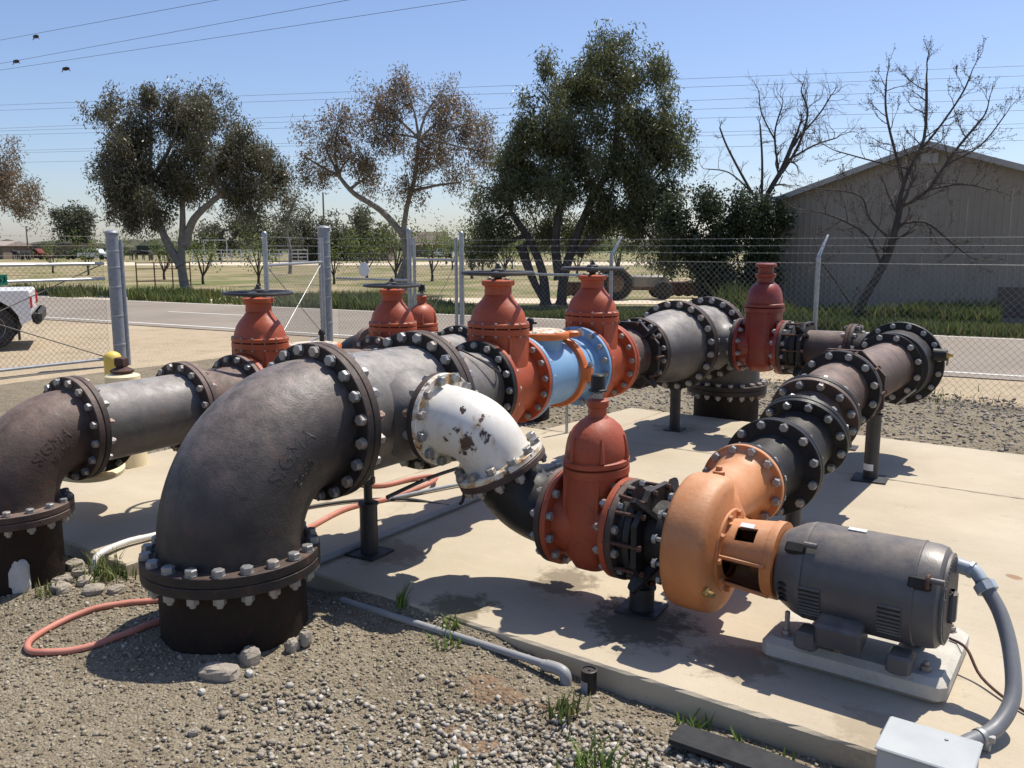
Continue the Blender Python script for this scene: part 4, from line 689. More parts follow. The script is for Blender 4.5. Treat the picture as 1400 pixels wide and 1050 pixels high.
# pens, shed, far vehicles, cattle
def fence_run(name, label, px0, px1, d0, d1, h, rails, n, mat, r=.03, cat='fence'):
    th = thing(name, label, cat, at(px0, 338, d0)); a, b = at(px0, 338, d0), at(px1, 338, d1)
    for i in range(n+1):
        q = a.lerp(b, i/n); MB().lathe([(r, GZ-.1), (r, GZ+h)], (q.x, q.y, 0), (0, 0, 1), 6, False, True).build('post', mat, th)
    for z in rails: MB().tube([Vector((a.x, a.y, GZ+z)), Vector((b.x, b.y, GZ+z))], r*.8, 6).build('rail', mat, th)
    return th
fence_run('tube_gate', 'rusty tube gate left of the leftmost eucalyptus trunk', 184, 258, 39, 39.5, 1.15, (1.12, .85, .3), 3, 'rust', .028, 'gate')
fence_run('corral_fence', 'pale corral rails behind the leftmost eucalyptus', 262, 420, 98, 100, 1.6, (1.5, 1.1, .7, .3), 12, 'galv', .05)
fr_ = thing('frame_shelter', 'open white frame shelter in the corral', 'shelter', at(296, 338, 97)); 
for px in (279, 294, 310): q = at(px, 338, 97); MB().box((q.x, q.y, 1.2), (.07, .07, 2.6)).build('upright', 'galv', fr_)
a_, b_ = at(278, 338, 97), at(311, 338, 97); MB().tube([Vector((a_.x, a_.y, 2.5)), Vector((b_.x, b_.y, 2.5))], .05, 6).build('beam', 'galv', fr_)
cb = MB()
def cow(px, d, z):
    q = at(px, 338, d); o = MB(); q.z = GZ; u = Matrix.Rotation(z, 3, 'Z') @ Vector((1, 0, 0)); v = Vector((-u.y, u.x, 0))
    o.tube([q+u*-.85+Vector((0, 0, 1.05)), q+u*-.75+Vector((0, 0, 1.0)), q+u*-.2+Vector((0, 0, .98)), q+u*.4+Vector((0, 0, 1.02)), q+u*.75+Vector((0, 0, 1.15)), q+u*1.05+Vector((0, 0, 1.3)), q+u*1.2+Vector((0, 0, 1.25)), q+u*1.45+Vector((0, 0, 1.05))], [.15, .30, .36, .34, .26, .17, .15, .09], 8)
    for a in (-.65, .5):
        for s in (-.17, .17): o.tube([q+u*a+v*s+Vector((0, 0, .9)), q+u*(a+.04)+v*s+Vector((0, 0, .45)), q+u*a+v*s], [.13, .07, .05], 6)
    o.tube([q+u*-.85+Vector((0, 0, 1.1)), q+u*-.97+Vector((0, 0, .5))], .03, 5); return tag(o.build('cow', 'cow'), 'black and white cow standing in the distant corral', 'cow', 'cattle in the distant corral')
for px in (176, 183, 191, 199, 207, 214, 222, 232, 240, 20, 28, 36, 44, 70): cow(px+random.uniform(-2, 2), random.uniform(118, 135), random.uniform(0, 6.28))
def shed(name, label, px, d, w_, dp, h, roof, wall='shedwall', rm='roofing'):
    q = at(px, 338, d); th = thing(name, label, 'shed', (q.x, q.y, GZ)); rt = Matrix.Rotation(YAW, 3, 'Z'); c = Vector((q.x, q.y, GZ)); MB().box(c+Vector((0, 0, h/2)), (w_, dp, h), rt).build('wall', wall, th)
    o = [c+_rt*sx*(w_/2+.4)+_hf*sy*(dp/2+.4)+Vector((0, 0, h+.01)) for sx in (-1, 1) for sy in (-1, 1)]; rg1, rg2 = c-_rt*(w_/2+.4)+Vector((0, 0, h+roof)), c+_rt*(w_/2+.4)+Vector((0, 0, h+roof))
    MB().add(o+[rg1, rg2], [(0, 2, 5, 4), (1, 4, 5, 3), (0, 4, 1), (2, 3, 5), (0, 1, 3, 2)]).build('roof', rm, th, smooth=False); return th
shed('low_shed', 'low brown shed at the left edge near the horizon', 4, 140, 4.5, 8, 2.0, .8); shed('open_barn', 'long low structure with cream roof on horizon at left', 86, 190, 9, 8, 1.0, 1.0, 'shedwall', 'cream'); shed('long_shed', 'long dark shed left of lone horizon tree', 72, 150, 13, 6, 2.3, .15, 'shedwall', 'shedwall'); shed('gabled_shed', 'small dark gabled shed right of the middle eucalyptus', 585, 170, 7, 8, 2.2, 2.6, 'shedwall', 'shedwall'); shed('farmhouse', 'brown low farmhouse roof behind the thick gate post', 470, 125, 14, 8, 2.4, 1.6, 'shedwall', 'roofing')
def far_car(label, px, d, mat):
    q = at(px, 338, d); th = thing('far_vehicle', label, 'car', (q.x, q.y, GZ), 'distant parked vehicles'); c = Vector((q.x, q.y, GZ)); MB().prism([(-2.2, .4), (2.2, .4), (2.2, .9), (1.2, 1.0), (.7, 1.6), (-.6, 1.6), (-.8, 1.0), (-2.2, 1.0)], c-_hf*.9, _rt, (0, 0, 1), _hf*1.8).build('body', mat, th, smooth=False)
    MB().prism([(-.55, 1.05), (1.0, 1.05), (.62, 1.5), (-.5, 1.5)], c-_hf*.91, _rt, (0, 0, 1), -_hf*.01).build('window', 'glass', th, smooth=False)
    for dx in (-1.4, 1.4):
        for dd in (-.85, .85): MB().lathe([(0, -.1), (.38, -.1), (.38, .1), (0, .1)], c+_rt*dx+_hf*dd+Vector((0, 0, .38)), _hf, 14).build('wheel', 'tyre', th)
far_car('white pickup parked right of the lone horizon tree', 129, 128, 'truck_white'); far_car('white car parked near the gabled shed', 603, 150, 'truck_white'); far_car('dark vehicle under the lone horizon tree', 108, 130, 'iron_black'); far_car('rusty red vehicle beside the thin pole at left', 46, 130, 'red_dark')
def pole(name, label, px, d, h, arm=0, r=.14):
    q = at(px, 338, d); th = thing(name, label, 'pole', (q.x, q.y, GZ)); MB().lathe([(r, GZ-.3), (r*.7, h)], (q.x, q.y, 0), (0, 0, 1), 8, False, True).build('shaft', 'shedwall', th)
    if arm: MB().tube([Vector((q.x, q.y, h-.1)), Vector((q.x, q.y, h+.1))-_rt*arm], .06, 6).build('lamp_arm', 'galv', th)
pole('yard_pole', 'thin dark lamp pole near the left horizon', 38, 140, 5.0, .8); pole('utility_pole', 'grey utility pole above the open gate leaf', 444, 110, 8.5)
# power lines: long spans between pylons that stand out of view
def span(label, a, b, sag, r, dampers=None):
    a, b = Vector(a), Vector(b); n = 30; P = [a.lerp(b, i/n)-Vector((0, 0, sag*4*(i/n)*(1-i/n))) for i in range(n+1)]; th = thing('power_line', label, 'power line', a, 'overhead power lines'); MB().tube(P, r, 4, False).build('cable', 'cable_line', th, smooth=False)
    if dampers:
        k = min(range(n+1), key=lambda i: abs((P[i]-dampers).length)); c = dampers; d = (b-a).normalized(); MB().tube([c-d*.35, c-d*.15, c+d*.15, c+d*.35], [.05, .12, .12, .05], 8).tube([c-d*.45-Vector((0, 0, .18)), c-d*.25], .025, 5).tube([c+d*.45-Vector((0, 0, .18)), c+d*.25], .025, 5).build('spacer', 'iron_black', th)
for k, (y0, d0, y1, d1) in enumerate([(146, 95, 90, 60), (153, 95, 104, 60), (178, 100, 119, 62), (181, 100, 136, 62), (186, 100, 152, 62), (208, 105, 170, 64), (211, 105, 176, 64), (224, 105, 193, 64)]):
    a, b = at(-500, y0+(4 if k else 2), d0*1.25), at(1900, y1-22, d1*.75); lb = ['topmost', 'second', 'third', 'fourth', 'fifth', 'sixth', 'seventh', 'lowest'][k]
    span(lb+' of the eight long wires crossing the sky behind the trees', at(-60, y0, d0), at(1480, y1-3, d1), .0, .013)
for k, (x0, y0, x1, y1, dx, dy) in enumerate([(-60, 66, 330, -6, 49, 50), (-60, 98, 520, -8, 22, 84), (-60, 105, 690, -8, 90, 94)]):
    span(['upper', 'middle', 'lower'][k]+' of the three slanting wires in the top left sky', at(x0, y0, 62), at(x1, y1, 40), .0, .011, at(dx, dy, 62+(40-62)*(dx-x0)/(x1-x0)*.72))
# ------------------------------------------------------------------ pipework kit (real flange tables, metres)
#        flange OD, bolt circle radius, bolts, pipe OD, flange thickness, hex across flats
TAB = {24: (.813, .3745, 20, .655, .048, .049), 16: (.597, .270, 16, .442, .038, .037), 14: (.533, .238, 12, .389, .035, .040),
       12: (.483, .216, 12, .335, .033, .036), 10: (.420, .187, 12, .29, .032, .038)}
_bolt = {}
def bolt_mesh(af, l1, l2, mat, nuts):
    key = (af, round(l1, 4), round(l2, 4), mat, nuts)
    if key in _bolt: return _bolt[key]
    b = MB(); h = af*.62; r = af/2/math.cos(R(30)); w = af*.62; sh = af*.3
    rings = [(r*.84, l1+h, 1), (r, l1+h*.86, 1), (r, l1+.004, 1), (w, l1+.004, 0), (w, l1, 0)]
    if nuts: rings += [(sh, l1, 0), (sh, -l2, 0), (r, -l2, 1), (r, -l2-h*1.05, 1), (sh, -l2-h*1.05, 0), (sh, -l2-h*1.55, 0), (sh*.8, -l2-h*1.65, 0)]
    vs = []; fs = []
    for (rr, z, hx) in rings:
        for i in range(12): q = rr*(math.cos(R(30)) if hx and i % 2 else 1); vs.append((q*math.cos(i*math.pi/6), q*math.sin(i*math.pi/6), z))
    for j in range(len(rings)-1):
        for i in range(12): fs.append((j*12+i, j*12+(i+1) % 12, j*12+12+(i+1) % 12, j*12+12+i))
    fs.append(tuple(range(12))[::-1]); fs.append(tuple((len(rings)-1)*12+i for i in range(12)))
    me = bpy.data.meshes.new('bolt'); me.from_pydata(vs, [], fs); me.materials.append(M[mat]); _bolt[key] = me; return me
def bolts(o, n, size, parent, l1=None, l2=None, nb=None, rad=None, af=None, mat='zinc', nuts=True, phase=.5, arc=None):
    OD, bc, cnt, pod, t, hx = TAB[size]; cnt = nb or cnt; rad = rad or bc; af = af or hx; l1 = t if l1 is None else l1; l2 = t if l2 is None else l2
    me = bolt_mesh(af, l1, l2, mat, nuts); me2 = bolt_mesh(af, l1, l2, 'zinc_rust' if mat == 'zinc' else mat, nuts); u, v, n = basis(n); o = Vector(o); q = n.to_track_quat('Z', 'Y')
    for i in range(cnt):
        a = 2*math.pi*(i+phase)/cnt
        if arc and not arc(a): continue
        ob = bpy.data.objects.new('bolt', me2 if random.random() < .22 else me); COL.objects.link(ob); ob.rotation_mode = 'QUATERNION'
        ob.location = o+(u*math.cos(a)+v*math.sin(a))*rad+n*random.uniform(-.001, .004); ob.rotation_quaternion = q @ Quaternion((0, 0, 1), random.uniform(0, 6.28)); attach(ob, parent)
def flange(o, n, size, parent, mat='flange_edge', t=None, od=None, gap=.0018, name='flange', rin=None):
    """ring whose joint face is at o, the ring extends along n"""
    OD, bc, cnt, pod, tt, hx = TAB[size]; t = t or tt; Rr = (od or OD)/2; c = .0035; ri = rin or pod/2-.02
    b = MB().lathe([(ri, gap), (Rr-c, gap), (Rr, gap+c), (Rr, t-c), (Rr-c, t), (ri, t), (ri, gap)], o, n, 64)
    return b.build(name, mat, parent)
def pipe_profile(r, l, hub=True, h=.012, e=.03):
    return [(r+h, 0), (r+h, .012), (r+h*.35, e*.7), (r, e+.012), (r, l-e-.012), (r+h*.35, l-e*.7), (r+h, l-.012), (r+h, l)]
def spool(name, label, a, b, size, mat, fmat='flange_edge', ends=(1, 1), cat='pipe', r=None, od=None):
    a, b = Vector(a), Vector(b); n = (b-a).normalized(); l = (b-a).length; OD, bc, cnt, pod, t, hx = TAB[size]
    th = thing(name, label, cat, (a+b)/2); MB().lathe(pipe_profile(r or pod/2, l), a, n, 64).build('pipe_wall', mat, th)
    if ends[0]: flange(a, n, size, th, fmat, od=od)
    if ends[1]: flange(b, -n, size, th, fmat, od=od)
    return th
def elbow(name, label, path, r, size0, size1, mat, fmat='flange_edge', n0=None, n1=None, cat='pipe elbow', fmat1=None, f=(1, 1)):
    th = thing(name, label, cat, path[len(path)//2]); rr = r if isinstance(r, list) else [r]*len(path)
    k = len(rr); rr = [q+.014*max(0, 1-i/1.6)+.014*max(0, 1-(k-1-i)/1.6) for i, q in enumerate(rr)]
    MB().tube(path, rr, 56, False).build('body', mat, th)
    if f[0]: flange(path[0], n0, size0, th, fmat)
    if f[1]: flange(path[-1], -Vector(n1), size1, th, fmat1 or fmat)
    return th
def ell90(cx, cy, cz, cf, sgn=1, strt=.07, n=22):
    """bend from straight down at (cx,cy,cz-cf) to horizontal +-Y at (cx,cy+sgn*cf,cz)"""
    Rb = cf-strt; P = [Vector((cx, cy, cz-cf)), Vector((cx, cy, cz-cf+strt*.6))]
    for i in range(n+1):
        a = math.pi/2*i/n; P.append(Vector((cx, cy+sgn*(Rb-Rb*math.cos(a)), cz-Rb+Rb*math.sin(a))))
    P += [Vector((cx, cy+sgn*(cf-strt*.4), cz)), Vector((cx, cy+sgn*cf, cz))]; return P
def text_on(body, txt, size, fn, mat, depth=.006, name='raised_lettering'):
    """flat lettering wrapped onto a surface by fn(u, v, w) -> point; returns a part of body"""
    cu = bpy.data.curves.new('lettering', 'FONT'); cu.body = txt; cu.size = size; cu.align_x = 'CENTER'; cu.align_y = 'CENTER'; cu.extrude = depth/2; cu.resolution_u = 3
    ob = bpy.data.objects.new('lettering', cu); COL.objects.link(ob); dg = bpy.context.evaluated_depsgraph_get(); dg.update()
    me = bpy.data.meshes.new_from_object(ob.evaluated_get(dg)); bpy.data.objects.remove(ob); me.materials.clear(); me.name = name
    for v in me.vertices: v.co = fn(v.co.x, v.co.y, v.co.z)
    return link(name, me, mat, body, False)
def handwheel(th, c, rad, mat='wheel'):
    w = MB(); c = Vector(c); pr = [(rad+.016*math.cos(a), .013*math.sin(a)) for a in [i*math.pi/4 for i in range(9)]]
    w.lathe(pr, c, ZV, 40); w.lathe([(.02, -.03), (.045, -.028), (.045, .022), (.03, .03)], c, ZV, 18, True, True)
    for k in range(4):
        a = k*math.pi/2+.5; d = Vector((math.cos(a), math.sin(a), 0)); w.tube([c+d*.03, c+d*rad*.5+Vector((0, 0, .004)), c+d*rad], [.016, .013, .012], 8)
    h = w.build('handwheel', mat, th)
    nb = MB().lathe([(.022, .03), (.022, .042)], c, ZV, 6, True, True).lathe([(.012, .042), (.012, .058), (.009, .062)], c, ZV, 10, False, True); nb.build('stem_nut', 'wheel', h)
def gate_valve(name, label, c, flow, size, ff, mat, ring_dz, ring_r, dome, neck, top, fmat=None, wheel=0, ribs=0, group=None, bolt_sides=(1, 1), wheel_z=0):
    """flanged gate valve: oval body between two flanges, bonnet joint ring, domed bonnet, gland, stem"""
    c = Vector(c); n = Vector(flow).normalized(); s = Vector((n.y, -n.x, 0)); OD, bc, cnt, pod, t, hx = TAB[size]
    th = thing(name, label, 'valve', (c.x, c.y, c.z-OD/2), group); b = MB()
    b.lathe([(pod/2+.012, -ff/2), (pod/2+.012, -ff/2+t), (pod/2+.004, -ff/2+t+.02), (pod/2+.004, ff/2-t-.02), (pod/2+.012, ff/2-t), (pod/2+.012, ff/2)], c, n, 48)
    # oval body rising to the bonnet joint: half widths across (s) and along (n)
    wy = (ff/2-t)*.93; hb = OD/2
    secs = [(-hb*.98, .10, .05), (-hb*.9, .62, .6), (-hb*.6, .93, .8), (0, 1.05, .86), (hb*.55, 1.0, .92), (ring_dz*.82, .95, .97), (ring_dz-.03, .95, 1.0)]
    vs = []; fs = []; sg = 40; pw = .62
    for (dz, kx, ky) in secs:
        for i in range(sg):
            a = 2*math.pi*i/sg; cc, ss = math.cos(a), math.sin(a)
            x = math.copysign(abs(cc)**pw, cc)*ring_r*.93*kx*(1 if dz > -hb*.7 else 1); y = math.copysign(abs(ss)**pw, ss)*max(wy, ring_r*.62 if dz > hb*.6 else 0)*ky
            vs.append(c+s*x+n*y+Vector((0, 0, dz)))
    for j in range(len(secs)-1):
        for i in range(sg): fs.append((j*sg+i, j*sg+(i+1) % sg, (j+1)*sg+(i+1) % sg, (j+1)*sg+i))
    fs.append(tuple(range(sg))[::-1]); b.add(vs, fs); body = b.build('body', mat, th, ang=50)
    for q in (-1, 1):
        for e in (-1, 1):
            MB().box(c+s*(q*ring_r*.80)+n*(e*wy*.62)+Vector((0, 0, ring_dz*.28)), (.018 if n.y else .03, .03 if n.y else .018, ring_dz*1.15), None, .004).build('web', mat, body)   # stiffening web
    for sgn in (-1, 1): flange(c+n*(sgn*ff/2), -n*sgn, size, th, fmat or mat)
    rz = c+Vector((0, 0, ring_dz)); ex = 1.0; ey = max(wy*1.05, ring_r*.80)/ring_r
    def oval(prof, name, m=mat, par=th):
        return MB().lathe(prof, rz, ZV, 56, False, True, ex if abs(n.y) > .5 else ey, ey if abs(n.y) > .5 else ex).build(name, m, par, ang=40)
    oval([(ring_r*.9, -.052), (ring_r*1.06, -.048), (ring_r*1.06, -.012), (ring_r*1.0, -.008)], 'body_ring')
    bon = oval([(ring_r*.98, -.004), (ring_r*1.06, -.001), (ring_r*1.06, .022), (ring_r*1.0, .026), (ring_r*.97, .03)]+[(ring_r*a, z) for a, z in dome], 'bonnet')
    z1 = dome[-1][1]; r1 = ring_r*dome[-1][0]
    g = MB().lathe([(r1, z1-.01), (neck, z1+.01), (neck, z1+.045), (neck*1.18, z1+.05), (neck*1.22, z1+.055), (neck*1.22, z1+.08), (neck*1.1, z1+.084), (neck*.5, z1+.09), (.02, z1+.092)], rz, ZV, 32, False, True).build('gland', mat, bon)
    if ribs:
        EX, EY = (ex, ey) if abs(n.y) > .5 else (ey, ex)
        for k in range(ribs):
            a = 2*math.pi*(k+.25)/ribs; d = Vector((math.cos(a)*EX, math.sin(a)*EY, 0))
            MB().tube([rz+d*(ring_r*f_)+Vector((0, 0, z_)) for f_, z_ in ((1.0, .03), (.985, .07), (.955, .11), (.90, .145))], [.014, .012, .008, .003], 8).build('rib', mat, bon)
    stz = rz.z+z1+.09
    if wheel:
        MB().lathe([(.026, 0), (.026, .02), (.019, .022), (.019, wheel_z-stz)], (c.x, c.y, stz-.004), ZV, 16, True, True).build('stem', 'iron_black', th); handwheel(th, (c.x, c.y, wheel_z), wheel)
        for q in (-1, 1):
            me = bolt_mesh(.026, 0, 0, 'zinc', False); ob = bpy.data.objects.new('bolt', me); COL.objects.link(ob); ob.location = (c.x+q*neck*.8*s.x, c.y+q*neck*.8*s.y, rz.z+z1+.085); attach(ob, th)
    elif top == 'nut':
        MB().lathe([(.024, 0), (.024, .03), (.018, .032), (.018, .045)], (c.x, c.y, stz-.004), ZV, 16, True, True).build('stem', 'zinc', th)
        nt_ = MB().lathe([(.046, .035), (.046, .042), (.036, .046), (.033, .11), (.027, .116)], (c.x, c.y, stz), ZV, 16, True, True); nt_.build('operating_nut', 'iron_black', th)
    elif top == 'cap':
        MB().lathe([(neck*.9, 0), (neck*.9, .05), (neck*1.25, .056), (neck*1.25, .08), (neck*1.0, .088)], (c.x, c.y, stz-.004), ZV, 28, True, True).build('cap', mat, th)
    nb = 0 if ribs or top == 'cap' else 14; me = bolt_mesh(.017, .022, .048, 'zinc', True)
    for k in range(nb):
        a = 2*math.pi*(k+.5)/nb; d = s*(math.cos(a)*ring_r*1.0)+n*(math.sin(a)*ring_r*ey*1.0)
        ob = bpy.data.objects.new('bolt', me); COL.objects.link(ob); ob.location = rz+d*1.0; ob.rotation_euler = (0, 0, random.random()*3); attach(ob, th)
    return th
DOME16 = [(.93, .06), (.86, .10), (.72, .14), (.57, .172), (.47, .20), (.44, .215)]
DOME12 = [(.99, .05), (.97, .09), (.90, .135), (.76, .175), (.55, .205), (.34, .225)]

# ================================================================== LARGE MAIN (24 inch, reducing to 16)
eb = ell90(MX, 2.39, MZ, .559, 1)
e1 = elbow('pipe_elbow', 'largest black iron elbow with raised lettering, in the foreground', eb, .330, 24, 24, 'iron', n0=ZV, n1=YV)
J1 = Vector((MX, 2.949, MZ)); J0 = Vector((MX, 2.39, MZ-.559))
bolts(J1, -YV, 24, e1); bolts(J0, ZV, 24, e1)
def on_elbow(cy, cz, Rb, strt, r, x0, ang0, phi0, sc=1, sgn=1):
    """wrap lettering on the +X flank of a bend: u runs along the bend, v across it"""
    def fn(u, v, w):
        a = ang0+u/(Rb+.05); ph = phi0+v/r; rr = r+w
        cen = Vector((x0, cy+sgn*(Rb-Rb*math.cos(a)), cz-Rb+Rb*math.sin(a))); out = Vector((0, -sgn*math.cos(a), math.sin(a)))
        return cen+XV*(rr*math.cos(ph))+out*(rr*math.sin(ph))
    return fn
text_on(e1, 'SIGMA', .10, on_elbow(2.39, MZ, .489, .07, .329, MX, R(50), R(16)), 'iron', .0045)
text_on(e1, '24-90', .07, on_elbow(2.39, MZ, .489, .07, .329, MX, R(48), R(-4)), 'iron', .005)
rz_ = thing('riser_pipe', 'short rusty black riser under the largest elbow, rising from gravel', 'pipe', (MX, 2.39, -.12))
MB().lathe([(.335, -.45), (.335, .22), (.345, .24), (.345, .276-.0)], (MX, 2.39, 0), ZV, 64).build('pipe_wall', 'riser', rz_); flange(J0, -ZV, 24, rz_, 'flange_edge')
# reducing tee with side outlet
t1 = thing('pipe_tee', 'grey iron tee between the largest elbow and grey reducer', 'pipe tee', (MX, 3.33, MZ-.33))
J2 = Vector((MX, 3.715, MZ)); MB().lathe(pipe_profile(.325, 3.715-2.949), J1, YV, 64).build('body', 'iron_grey', t1)
flange(J1, YV, 24, t1); flange(J2, -YV, 24, t1)
JW = Vector((-2.855, 3.37, MZ)); MB().lathe([(.25, 0), (.20, .05), (.178, .09), (.172, .13), (.18, .175), (.182, JW.x-MX-.27)], (MX+.27, 3.37, MZ), XV, 48).build('side_outlet', 'iron_grey', t1)
flange(JW, -XV, 12, t1, 'flange_edge'); bolts(J2, -YV, 24, t1)
text_on(t1, '44875', .055, lambda u, v, w: Vector((MX+.327*math.sin(-.05+v/.327), 3.40+u, MZ+.327*math.cos(-.05+v/.327)+w*.2)), 'ink', .004, 'stencilled_number')
# reducer 24 to 16
J3 = Vector((MX, 4.31, MZ))
r1 = thing('pipe_reducer', 'grey tapering reducer between the tee and first tall red valve', 'pipe reducer', (MX, 4.0, MZ-.3))
MB().lathe([(.337, 0), (.335, .02), (.325, .07), (.30, .17), (.255, .38), (.232, .48), (.224, .55), (.236, .58), (.236, .595)], J2, YV, 64).build('body', 'iron_grey', r1)
flange(J2, YV, 24, r1); flange(J3, -YV, 16, r1, 'flange_black'); bolts(J3, -YV, 16, r1, phase=.06)
v1 = gate_valve('gate_valve', 'tall red gate valve with handwheel left of the blue check valve', (MX, 4.513, MZ), YV, 16, .406, 'red', .375, .205, DOME16, .088, '', wheel=.225, wheel_z=1.555, group='red valves with handwheels')
J4 = Vector((MX, 4.716, MZ)); J5 = Vector((MX, 5.52, MZ))
# blue check valve with orange clamps
cv = thing('check_valve', 'light blue check valve with orange clamps between tall red valves', 'valve', (MX, 5.1, MZ-.25))
MB().lathe([(.235, 0), (.232, .03), (.228, .05), (.232, .30), (.236, .44), (.232, .47)], J4, YV, 56).build('body', 'blue', cv)
flange(J4, YV, 16, cv, 'blue', t=.034); flange(J5, -YV, 16, cv, 'blue', t=.034); bolts(J4, -YV, 16, cv, l1=.038, l2=.034, phase=.3)
MB().lathe([(.232, .52), (.228, .58), (.21, .66), (.20, .72), (.232, .77), (.236, .80)], J4, YV, 56).build('outlet_neck', 'blue', cv)
MB().lathe([(.10, .655), (.104, .662), (.104, .69), (.10, .697)], J4, YV, 24, ex=2.12, ey=2.12).build('raised_band', 'blue', cv)
gc = MB().lathe([(.232, .462), (.262, .464), (.266, .472), (.266, .512), (.262, .52), (.23, .522)], J4, YV, 56)
for q in (-1, 1): gc.box(J4+Vector((q*.272, .492, .0)), (.075, .052, .115), None, .012)
gcl = gc.build('grooved_clamp', 'clamp', cv)
for q in (-1, 1):
    MB().tube([J4+Vector((q*.292, .492, -.085)), J4+Vector((q*.292, .492, .085))], .011, 8).lathe([(.02, -.075), (.02, -.058)], J4+Vector((q*.292, .492, 0)), ZV, 6, True, True).lathe([(.02, .058), (.02, .075)], J4+Vector((q*.292, .492, 0)), ZV, 6, True, True).build('clamp_bolt', 'zinc', gcl)
ht = J4+Vector((0, .27, .0))
MB().lathe([(.16, .15), (.165, .20), (.175, .245), (.185, .262)], ht, ZV, 48).build('hatch_neck', 'blue', cv)
hc = MB().lathe([(.182, .255), (.212, .257), (.216, .264), (.216, .292), (.212, .300), (.18, .302)], ht, ZV, 48)
for q in (-1, 1): hc.box(ht+Vector((q*.02, .236*1.0, .279)) if False else ht+Vector((.16*q, .20, .279)), (.06, .085, .044), Matrix.Rotation(-q*.7, 3, 'Z'), .01)
hcl = hc.build('hatch_clamp', 'clamp', cv)
MB().lathe([(.188, .284), (.188, .306), (.17, .314), (.01, .322)], ht, ZV, 40).build('hatch_lid', 'white_flange', cv)
for q in (-1, 1): MB().tube([ht+Vector((.16*q+.04, .26, .279)), ht+Vector((.16*q-.05, .25, .279))], .011, 8).lathe([(.021, 0), (.021, .018)], ht+Vector((.16*q+.03, .259, .279)), XV, 6, True, True).build('clamp_bolt', 'zinc', hcl)
MB().lathe([(.018, .31), (.018, .36), (.026, .362), (.026, .385), (.02, .40), (.012, .405)], ht+Vector((0, -.10, 0)), ZV, 14, False, True).box(ht+Vector((.02, -.10, .37)), (.06, .014, .014)).build('air_cock', 'iron_black', cv)
v2 = gate_valve('gate_valve', 'tall red gate valve with handwheel right of the blue check valve', (MX, 5.725, MZ), YV, 16, .406, 'red', .375, .205, DOME16, .088, '', wheel=.225, wheel_z=1.56, group='red valves with handwheels')
J6 = Vector((MX, 5.93, MZ)); J7 = Vector((MX, 6.50, MZ)); bolts(J5, -YV, 16, cv, l1=.034, l2=.038, phase=.66); bolts(J6, -YV, 16, v2, phase=.2)
sp1 = thing('pipe_spool', 'brown rusted short pipe after the second tall red valve', 'pipe', (MX, 6.15, MZ-.22))
MB().lathe(pipe_profile(.205, .40), J6, YV, 56).build('pipe_wall', 'iron_brown', sp1); flange(J6, YV, 16, sp1, 'red_dull')
def coupling(name, label, o, n, l, r, mat, lugs=4, size=16, par_end=True):
    """sleeve coupling with follower ring, draw bolts and harness lugs; o is the joint face, n points away from it"""
    o = Vector(o); u, v, n = basis(n); th = thing(name, label, 'pipe coupling', o+n*l/2)
    MB().lathe([(r+.03, 0), (r+.03, l*.35), (r+.05, l*.45), (r+.052, l*.62), (r+.02, l*.7)], o, n, 48).build('sleeve', mat, th)
    fr = MB(); 
    k = 8; poly = [((r+.085)*math.cos(2*math.pi*(i+.5)/k), (r+.085)*math.sin(2*math.pi*(i+.5)/k)) for i in range(k)]
    fr.lathe([(r+.006, l*.72), (r+.082, l*.72), (r+.085, l*.74), (r+.085, l*.86), (r+.082, l*.88), (r+.006, l*.9)], o, n, 8, a0=math.pi/8)
    fr.build('follower_ring', mat, th)
    me = bolt_mesh(.026, l*.9, -l*.05, 'rust', True); qn = n.to_track_quat('Z', 'Y')
    for i in range(10):
        a = 2*math.pi*i/10; ob = bpy.data.objects.new('bolt', me); COL.objects.link(ob); ob.rotation_mode = 'QUATERNION'; ob.location = o+(u*math.cos(a)+v*math.sin(a))*(r+.06); ob.rotation_quaternion = qn; attach(ob, th)
        MB().tube([o+(u*math.cos(a)+v*math.sin(a))*(r+.06)+n*.0, o+(u*math.cos(a)+v*math.sin(a))*(r+.06)+n*l*.9], .009, 6).build('draw_bolt', 'rust', th)
    for i in range(lugs):
        a = 2*math.pi*(i+.5)/lugs; d = u*math.cos(a)+v*math.sin(a); tt = n.cross(d)
        lg = MB().prism([(r, .0), (r+.125, .0), (r+.14, .02), (r+.14, .035), (r+.09, .06), (r, .10)], o+n*(l*.62)-tt*.012, d, n, tt*.024); lg.build('harness_lug', mat, th)
    return th
cp1 = coupling('sleeve_coupling', 'dark bolted coupling on the main at the far big reducer', J7, -YV, .20, .215, 'iron_black')
flange(J7, -YV, 16, cp1, 'flange_edge', rin=.2); bolts(J7, -YV, 16, cp1, phase=.62)
J8 = Vector((MX, 7.25, MZ)); r2 = thing('pipe_reducer', 'pale grey cone reducer with stencilled number, far end of the main', 'pipe reducer', (MX, 6.9, MZ-.33))
MB().lathe([(.236, 0), (.236, .015), (.226, .05), (.236, .12), (.285, .33), (.312, .47), (.325, .60), (.328, .68), (.338, .73), (.338, .75)], J7, YV, 64).build('body', 'iron_grey', r2)
flange(J7, YV, 16, r2, 'flange_edge'); flange(J8, -YV, 24, r2); bolts(J8, -YV, 24, r2)
def on_cone(u, v, w):
    a = R(24)-v/.29*1.0; yy = 6.86+u; rr = .236+(.325-.236)*(yy-6.62)/.5+.004+w*.2
    return Vector((MX+rr*math.sin(a), yy, MZ+rr*math.cos(a)))
text_on(r2, 'A5825', .085, on_cone, 'ink', .004, 'stencilled_number')
J9 = Vector((MX, 7.99, MZ)); t2 = thing('pipe_tee', 'grey iron tee at the far end of the main feeding the dark red valve', 'pipe tee', (MX, 7.62, MZ-.33))
